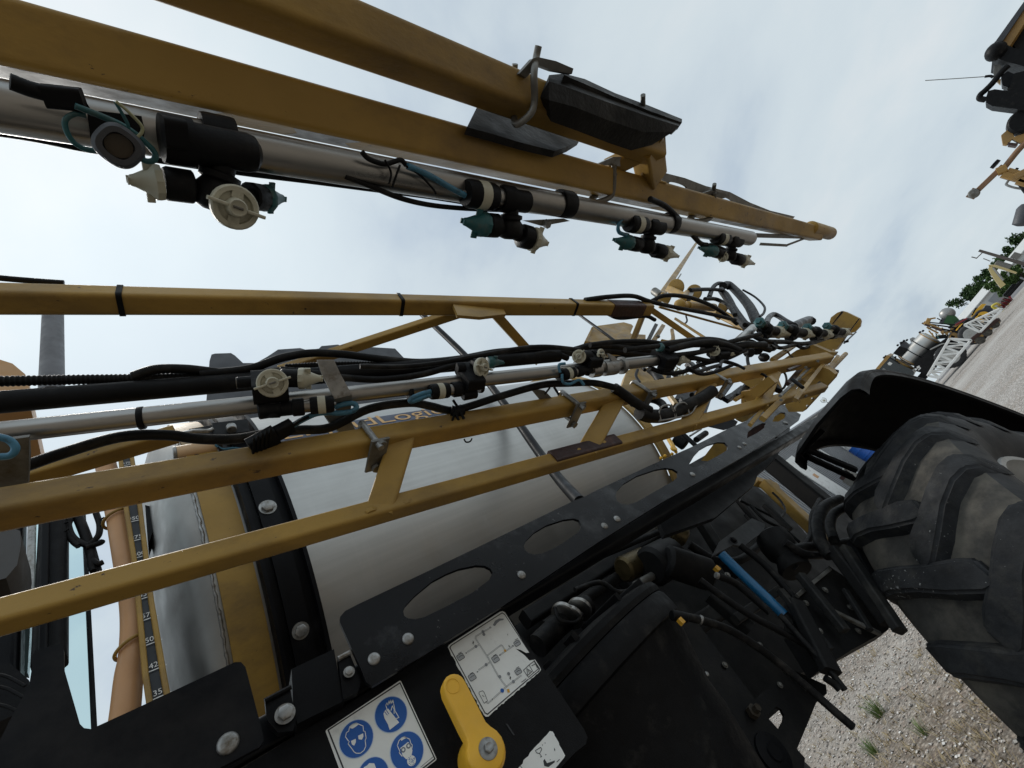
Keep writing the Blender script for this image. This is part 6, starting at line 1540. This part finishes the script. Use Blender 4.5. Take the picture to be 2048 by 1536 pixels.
for xx in (75.6, 77.4): obj('track', MB().box((xx, p.y + .2, gz(76) + .3), .5, 2.8, .6, rad=.25), M_UND, EX)
# far sheds
def shed(name, label, px0, py0, px1, py1, X, hgt_px, root_x, roofm, wallm):
    a, b = at(px0, py0, X=X), at(px1, py1, X=X)
    r = thing(name, label, 'shed', (X + 4, (a.y + b.y) / 2, gz(X + 4)))
    y0, y1 = min(a.y, b.y), max(a.y, b.y); zt = (a.z + b.z) / 2; g0 = gz(X)
    obj('wall', MB().box((X + 4, (y0 + y1) / 2, (zt + g0) / 2 - .3), 8, y1 - y0, zt - g0 + .6), wallm, r)
    obj('roof', MB().plate([(X - .3, y0 - .4, zt + .02), (X + 4, y0 - .4, zt + .9), (X + 8.3, y0 - .4, zt + .02), (X + 8.3, y0 - .4, zt - .10), (X - .3, y0 - .4, zt - .10)], YV, y1 - y0 + .8), roofm, r)
    for k in range(5):
        yy = lerp(y0, y1, (k + .5) / 5); obj('door_panel', MB().box((X - .04, yy, lerp(g0, zt, .4)), .05, (y1 - y0) * .12, (zt - g0) * .75), M_TRIM, r)
    return r
M_PALE = mat('pale_cladding', (.52, .53, .52), .55, 0, .05, 2)
shed('far_shed', 'long pale grey shed below the dark trees at the far side', 1922, 634, 2090, 466, 98, 0, 0, M_PALE, M_PALE)
# utility pole
UP = rootf('utility_pole', 'wooden utility pole with transformer and short cross arm above the trees', 'pole', 2000, 515, 88 / K)
M_WOOD = mat('pole_wood', (.10, .085, .075), .8, 0, .2, 3)
tp_ = e3(1160, 600, 88); base = Vector((88, tp_.y, gz(88)))
obj('pole_shaft', MB().lathe(base, ZV, [(0, .24), ((tp_.z - gz(88)) * .5, .2), (tp_.z - gz(88), .16)], 12), M_WOOD, UP)
def pz(dy, z): return Vector((88, tp_.y + dy * 1.35, tp_.z + z * 1.35))
obj('cross_arm', MB().beam(pz(.05, -.35), pz(.75, -.25), .11, .11, XV), M_WOOD, UP)
obj('insulator', MB().rod(pz(.7, -.25), pz(.72, .15), .07, 8), M_DKST, UP)
obj('transformer', MB().rod(pz(.55, -2.9), pz(.55, -1.7), .30, 16), M_DKST, UP)
obj('cutout_fuse', MB().rod(pz(.6, -1.3), pz(.55, -.7), .06, 8), M_GALV, UP)
obj('pole_bracket', MB().box(pz(-.45, -2.6), .3, .75, .75), M_DKST, UP)
obj('pole_bracket', MB().beam(pz(-.1, -2.6), pz(-.6, -2.6), .1, .1, XV), M_DKST, UP)
# trees
def leaf_mat(name, c0, c1):
    m = bpy.data.materials.new(name); m.use_nodes = True; n, l = m.node_tree.nodes, m.node_tree.links; b = n['Principled BSDF']
    g_ = n.new('ShaderNodeNewGeometry'); r_ = n.new('ShaderNodeValToRGB'); l.new(g_.outputs['Random Per Island'], r_.inputs[0])
    r_.color_ramp.elements[0].color = (*c0, 1); r_.color_ramp.elements[1].color = (*c1, 1); l.new(r_.outputs[0], b.inputs['Base Color'])
    b.inputs['Roughness'].default_value = .6; b.inputs['Specular IOR Level'].default_value = .2
    return m
M_LEAF = leaf_mat('leaves', (.018, .045, .014), (.055, .10, .032)); M_LEAF2 = leaf_mat('leaves_light', (.035, .075, .018), (.085, .14, .04))
M_BARK = mat('bark', (.07, .055, .042), .85, 0, .3, 4)
def tree(label, base, h, rad, m, seed, nclump=46, leaf=.42, per=120):
    rnd = random.Random(seed); r = thing('tree', label, 'tree', tuple(base), 'trees beyond the yard'); base = Vector(base)
    mb = MB().tube(spline([base, base + Vector((.1, .15, h * .25)), base + Vector((-.1, .1, h * .5)), base + Vector((.1, 0, h * .8))], 4), [.30 * (1 - i / 14) + .04 for i in range(13)], 8)
    for k in range(7):
        a = rnd.uniform(0, 6.28); z = rnd.uniform(.3, .6) * h
        s0 = base + ZV * z; e = s0 + Vector((math.cos(a) * rad * .6, math.sin(a) * rad * .6, h * .22)); mb.tube([s0, lerp(s0, e, .5) + ZV * .15, e], [.11, .07, .03], 6)
    obj('trunk', mb, M_BARK, r)
    lv = MB()
    for c in range(nclump):
        while True:
            v = Vector((rnd.uniform(-1, 1), rnd.uniform(-1, 1), rnd.uniform(-1, 1)))
            if .2 < v.length < 1: break
        cc = base + Vector((v.x * rad, v.y * rad, h * .60 + v.z * h * .42)); cr = rnd.uniform(.14, .30) * rad
        for j in range(per):
            d = Vector((rnd.gauss(0, 1), rnd.gauss(0, 1), rnd.gauss(0, .8))).normalized() * cr * rnd.uniform(.4, 1.1)
            p = cc + d; s = leaf * rnd.uniform(.5, 1.1); n_ = Vector((rnd.gauss(0, 1), rnd.gauss(0, 1), rnd.gauss(.6, 1))).normalized()
            _, a_, b_ = frame(n_, Vector((rnd.random(), rnd.random(), rnd.random() + .1)))
            lv.add([p - a_ * s * .5, p - b_ * s * .28 + n_ * s * .1, p + a_ * s * .5, p + b_ * s * .28 + n_ * s * .1], [(0, 1, 2, 3)])
    obj('crown', lv, m, r)
    return r
def tree_px(label, px, py, rpx, X, m, seed, **k):
    p = at(px, py, X=X); rad = pm(rpx, p)
    g0 = gz(X)
    return tree(label, (X, p.y, g0), (p.z - g0) / .60, rad, m, seed, **k)
tree_px('dark green round tree standing alone above the far shed, left of the excavator', 1950, 604, 36, 128, M_LEAF, 1, leaf=.62)
tree_px('dark tree right behind the folded excavator arm', 1990, 566, 30, 122, M_LEAF, 2, leaf=.62)
tree_px('tall tree at the right picture edge behind the utility pole', 2036, 512, 42, 126, M_LEAF, 3, leaf=.66)
tree_px('low bright green bush under the excavator arm', 2000, 568, 24, 92, M_LEAF2, 4, nclump=24, leaf=.45)
tree_px('light green sapling between the pole foot and the shed', 2034, 545, 20, 94, M_LEAF2, 5, nclump=22, leaf=.45)
# dark strip of old asphalt beyond the gravel
a0 = MB().add([(54, -40, .006), (61.5, -40, .006), (61.5, 6, .006), (54, 6, .006)], [(0, 1, 2, 3)])
rd = obj('road', a0, mat('old_asphalt', (.13, .13, .135), .85, 0, .15, .8)); rd['kind'] = 'structure'; rd['label'] = 'grey asphalt strip beyond the gravel'

# ------------------------------------------------------------------ second machine at the upper right edge, about 8 m away
NS = thing('neighbour_sprayer', 'black and yellow sprayer cab with mirrors, whip antenna and lamp arm at upper right edge', 'sprayer', (9, -3.4, 0))
ZN = (1600, 0, 4.571)
def n3(x, y, X=8.0): return at(ZN[0] + x / ZN[2], ZN[1] + y / ZN[2], X=X)
def nplate(pts, name, m, X=8.0, th=.2): return obj(name, MB().plate([n3(x, y, X) for x, y in pts], XV, th), m, NS, 35)
def nrod(pts, r, name, m, X=8.0): return obj(name, MB().tube(spline([n3(x, y, X) for x, y in pts], 5), r, 10), m, NS)
nplate([(2060, 0), (2300, -200), (2500, 100), (2400, 700), (2060, 640), (1960, 420), (1930, 380)], 'cab_side', M_UND, 8.25, 1.6)
nplate([(1775, 395), (2050, 10), (2075, 40), (1835, 400)], 'roof_edge', M_LIDG, 8.05, .25)
nplate([(1835, 410), (2060, 55), (2110, 120), (2060, 200), (1990, 310), (1905, 440)], 'roof_stripe', M_YELF, 8.1, .4)
p = n3(1790, 470); obj('roof_beacon', MB().ball(p, .115, 20, (1, .85, .8)), M_PLA, NS)
nplate([(1780, 380), (1850, 390), (1960, 440), (2100, 470), (2100, 620), (1880, 560), (1760, 520)], 'roof_cap', M_PLA, 8.0, .5)
nplate([(1775, 590), (1830, 590), (1850, 640), (1830, 700), (1810, 720), (1770, 690)], 'antenna_base', M_DKST, 8.1, .08)
nrod([(1145, 736), (1400, 720), (1700, 700)], .0045, 'whip_antenna', M_DKST); nrod([(1690, 700), (1740, 695), (1765, 706)], .014, 'antenna_spring', M_PLA)
nrod([(1905, 600), (1840, 660), (1760, 760), (1690, 830), (1655, 860), (1640, 890), (1655, 905), (1700, 912)], .030, 'mirror_arm', M_PLA)
nplate([(1720, 830), (1780, 815), (1900, 830), (1960, 670), (2080, 640), (2150, 800), (2100, 1010), (2000, 1000), (1760, 970), (1705, 940), (1700, 890)], 'mirror_shell', M_PLA, 7.9, .18)
nplate([(1840, 690), (1900, 650), (1990, 690), (1900, 800), (1850, 780)], 'mirror_joint', M_BLK, 8.0, .12)
nplate([(1800, 740), (1835, 720), (1835, 770)], 'yellow_tab', M_YELF, 8.0, .05)
p = n3(2040, 1110); obj('lamp_disc', MB().rod(p - XV * .05, p + XV * .12, .13, 26), M_PLA, NS)
nplate([(1840, 1235), (1915, 1170), (1960, 1250), (2080, 1210), (2080, 1320), (1990, 1300), (1940, 1270), (1890, 1325), (1855, 1320)], 'lamp_bracket', M_YELF, 8.0, .06)
nplate([(1900, 1300), (1995, 1310), (1975, 1335), (1905, 1325)], 'bracket_foot', M_TAPE, 7.98, .1)
nrod([(2080, 1290), (1990, 1380), (1870, 1530)], .030, 'lower_arm', mat('arm_brown', (.22, .12, .06), .5)); nrod([(1770, 1495), (1800, 1505)], .05, 'rubber_stop', M_PLA)
Z2 = (1600, 336, 4.571)
def n4(x, y, X=8.0): return at(Z2[0] + x / Z2[2], Z2[1] + y / Z2[2], X=X)
obj('lamp_arm', MB().beam(n4(1620, 210), n4(1860, -20), .055, .04, XV), mat('arm_brown', (.22, .12, .06), .5), NS)
obj('lamp_plate', MB().plate([n4(*q) for q in ((1515, 262), (1580, 180), (1655, 200), (1590, 285))], XV, .03), mat('arm_brown', (.22, .12, .06), .5), NS)
p = n4(1590, 233, 7.98); obj('lamp_lens', MB().lathe(p + XV * .02, -XV, [(0, .055), (.03, .055), (.05, .045), (.055, .01)], 22), M_DKST, NS)
for a, b, w in (((1800, 40), (1890, 0), .09), ((1850, 60), (2060, 120), .07), ((1960, 90), (2100, 20), .08), ((1900, 20), (2010, 50), .05), ((1990, 120), (2090, 160), .07), ((1960, 60), (2020, 110), .06)):
    obj('arm_link', MB().beam(n4(*a), n4(*b), w, w, XV), M_YELF, NS)
obj('bent_rod', MB().tube(spline([n4(1950, 60), n4(1895, 130), n4(1890, 155), n4(1960, 180), n4(2060, 195)], 4), .012, 8), M_GALV, NS)
obj('cable', MB().tube(spline([n4(1920, 10), n4(1960, 30), n4(1990, 0)], 5), .014, 8), M_RUB, NS); obj('cable', MB().tube(spline([n4(2010, 60), n4(2030, 150), n4(2080, 220)], 5), .03, 8), M_RUB, NS)
obj('sprayer_mast', MB().beam(n4(2160, -300, 8.6), Vector((8.6, n4(2160, -300, 8.6).y, 0)), .25, .3, XV), M_UND, NS)
obj('clear_bottle', MB().lathe(n4(2080, 330, 8.0), n4(2040, 470, 8.0) - n4(2080, 330, 8.0), [(0, .05), (.03, .07), (.05, .08), (.22, .08), (.24, .04)], 18), M_LIDG, NS)

# ------------------------------------------------------------------ loose stones, weeds and grass on the gravel beside the tyre
rnd = random.Random(21)
st = MB()
def stone(p, r):
    vs = [Vector(v) for v in ((1, 0, 0), (-1, 0, 0), (0, 1, 0), (0, -1, 0), (0, 0, 1), (.6, .6, .6), (-.6, .6, .5), (-.6, -.6, .6), (.6, -.6, .5), (0, 0, -.4))]
    sc = Vector((rnd.uniform(.7, 1.3), rnd.uniform(.7, 1.3), rnd.uniform(.5, .9))); a = rnd.uniform(0, 6.28); rot = Matrix.Rotation(a, 3, 'Z')
    q = [p + r * (rot @ Vector((v.x * sc.x * rnd.uniform(.85, 1.15), v.y * sc.y * rnd.uniform(.85, 1.15), v.z * sc.z * rnd.uniform(.85, 1.15)))) for v in vs]
    st.add(q, [(0, 5, 8), (0, 2, 5), (2, 6, 5), (2, 1, 6), (1, 7, 6), (1, 3, 7), (3, 8, 7), (3, 0, 8), (4, 5, 6), (4, 6, 7), (4, 7, 8), (4, 8, 5), (0, 8, 9), (0, 9, 2), (1, 2, 9), (1, 9, 3), (3, 9, 0)])
for k in range(9000):
    t = rnd.random(); x = rnd.uniform(3.4, 9.5); y = rnd.uniform(1.8, 8.5)
    if not (.35 < y / x < 1.25): continue
    r = rnd.choice((.006, .008, .010, .012, .015, .019)) * rnd.uniform(.8, 1.25)
    stone(Vector((x, y, r * .25)), r)
def stone_mat():
    m = bpy.data.materials.new('stone'); m.use_nodes = True; n, l = m.node_tree.nodes, m.node_tree.links; b = n['Principled BSDF']
    g_ = n.new('ShaderNodeNewGeometry'); r_ = n.new('ShaderNodeValToRGB'); l.new(g_.outputs['Random Per Island'], r_.inputs[0])
    e = r_.color_ramp.elements
    for p_, c_ in ((.3, (.22, .20, .18)), (.5, (.38, .36, .33)), (.68, (.34, .25, .20)), (.85, (.50, .48, .45))): x_ = e.new(p_); x_.color = (*c_, 1)
    e[0].color = (.13, .12, .11, 1); e[len(e) - 1].color = (.72, .71, .68, 1)
    l.new(r_.outputs[0], b.inputs['Base Color']); b.inputs['Roughness'].default_value = .9
    return m
so = obj('gravel_stones', st, stone_mat(), ang=20); so['kind'] = 'stuff'; so['label'] = 'loose mixed stones scattered on the gravel by the tyre'; so['category'] = 'gravel'
M_GR1 = leaf_mat('green_blade', (.06, .12, .03), (.17, .22, .07)); M_GR2 = leaf_mat('dry_blade', (.20, .15, .08), (.42, .34, .20))
def blades(mb, c, n, h, spread, lean):
    for _ in range(n):
        a = rnd.uniform(0, 6.28); d = Vector((math.cos(a), math.sin(a), 0)); b0 = c + d * rnd.uniform(0, spread); hh = h * rnd.uniform(.5, 1.1); ln = rnd.uniform(.2, 1) * lean
        s_ = Vector((-d.y, d.x, 0)) * rnd.uniform(.002, .0045)
        m1 = b0 + d * ln * hh * .4 + ZV * hh * .6; t = b0 + d * ln * hh + ZV * hh * .9
        mb.add([b0 - s_, b0 + s_, m1 + s_ * .7, m1 - s_ * .7, t], [(0, 1, 2, 3), (3, 2, 4)])
for lab, px, py, n_, h_, sp_ in (('bright green grass tuft growing in the gravel beside the black hose end', 1762, 1430, 110, .20, .07), ('small green grass tuft low in the picture on the gravel', 1752, 1508, 60, .16, .06), ('thin green weed on the gravel close to the tyre', 1850, 1470, 36, .14, .05)):
    c = at(px, py, Z=-H); mb = MB(); blades(mb, c, n_, h_, sp_, .9)
    tag(obj('grass_tuft', mb, M_GR1), lab, 'grass tuft', 'grass tufts in the gravel')
mb = MB()
for _ in range(340):
    px, py = rnd.uniform(1620, 2040), rnd.uniform(1290, 1560)
    c = at(px, py, Z=-H)
    if c.x > 11: continue
    blades(mb, c, rnd.randint(3, 9), rnd.uniform(.03, .10), .05, 1.6)
dg_ = obj('dry_grass', mb, M_GR2); dg_['kind'] = 'stuff'; dg_['label'] = 'dry tan grass stalks lying on the gravel'; dg_['category'] = 'grass'
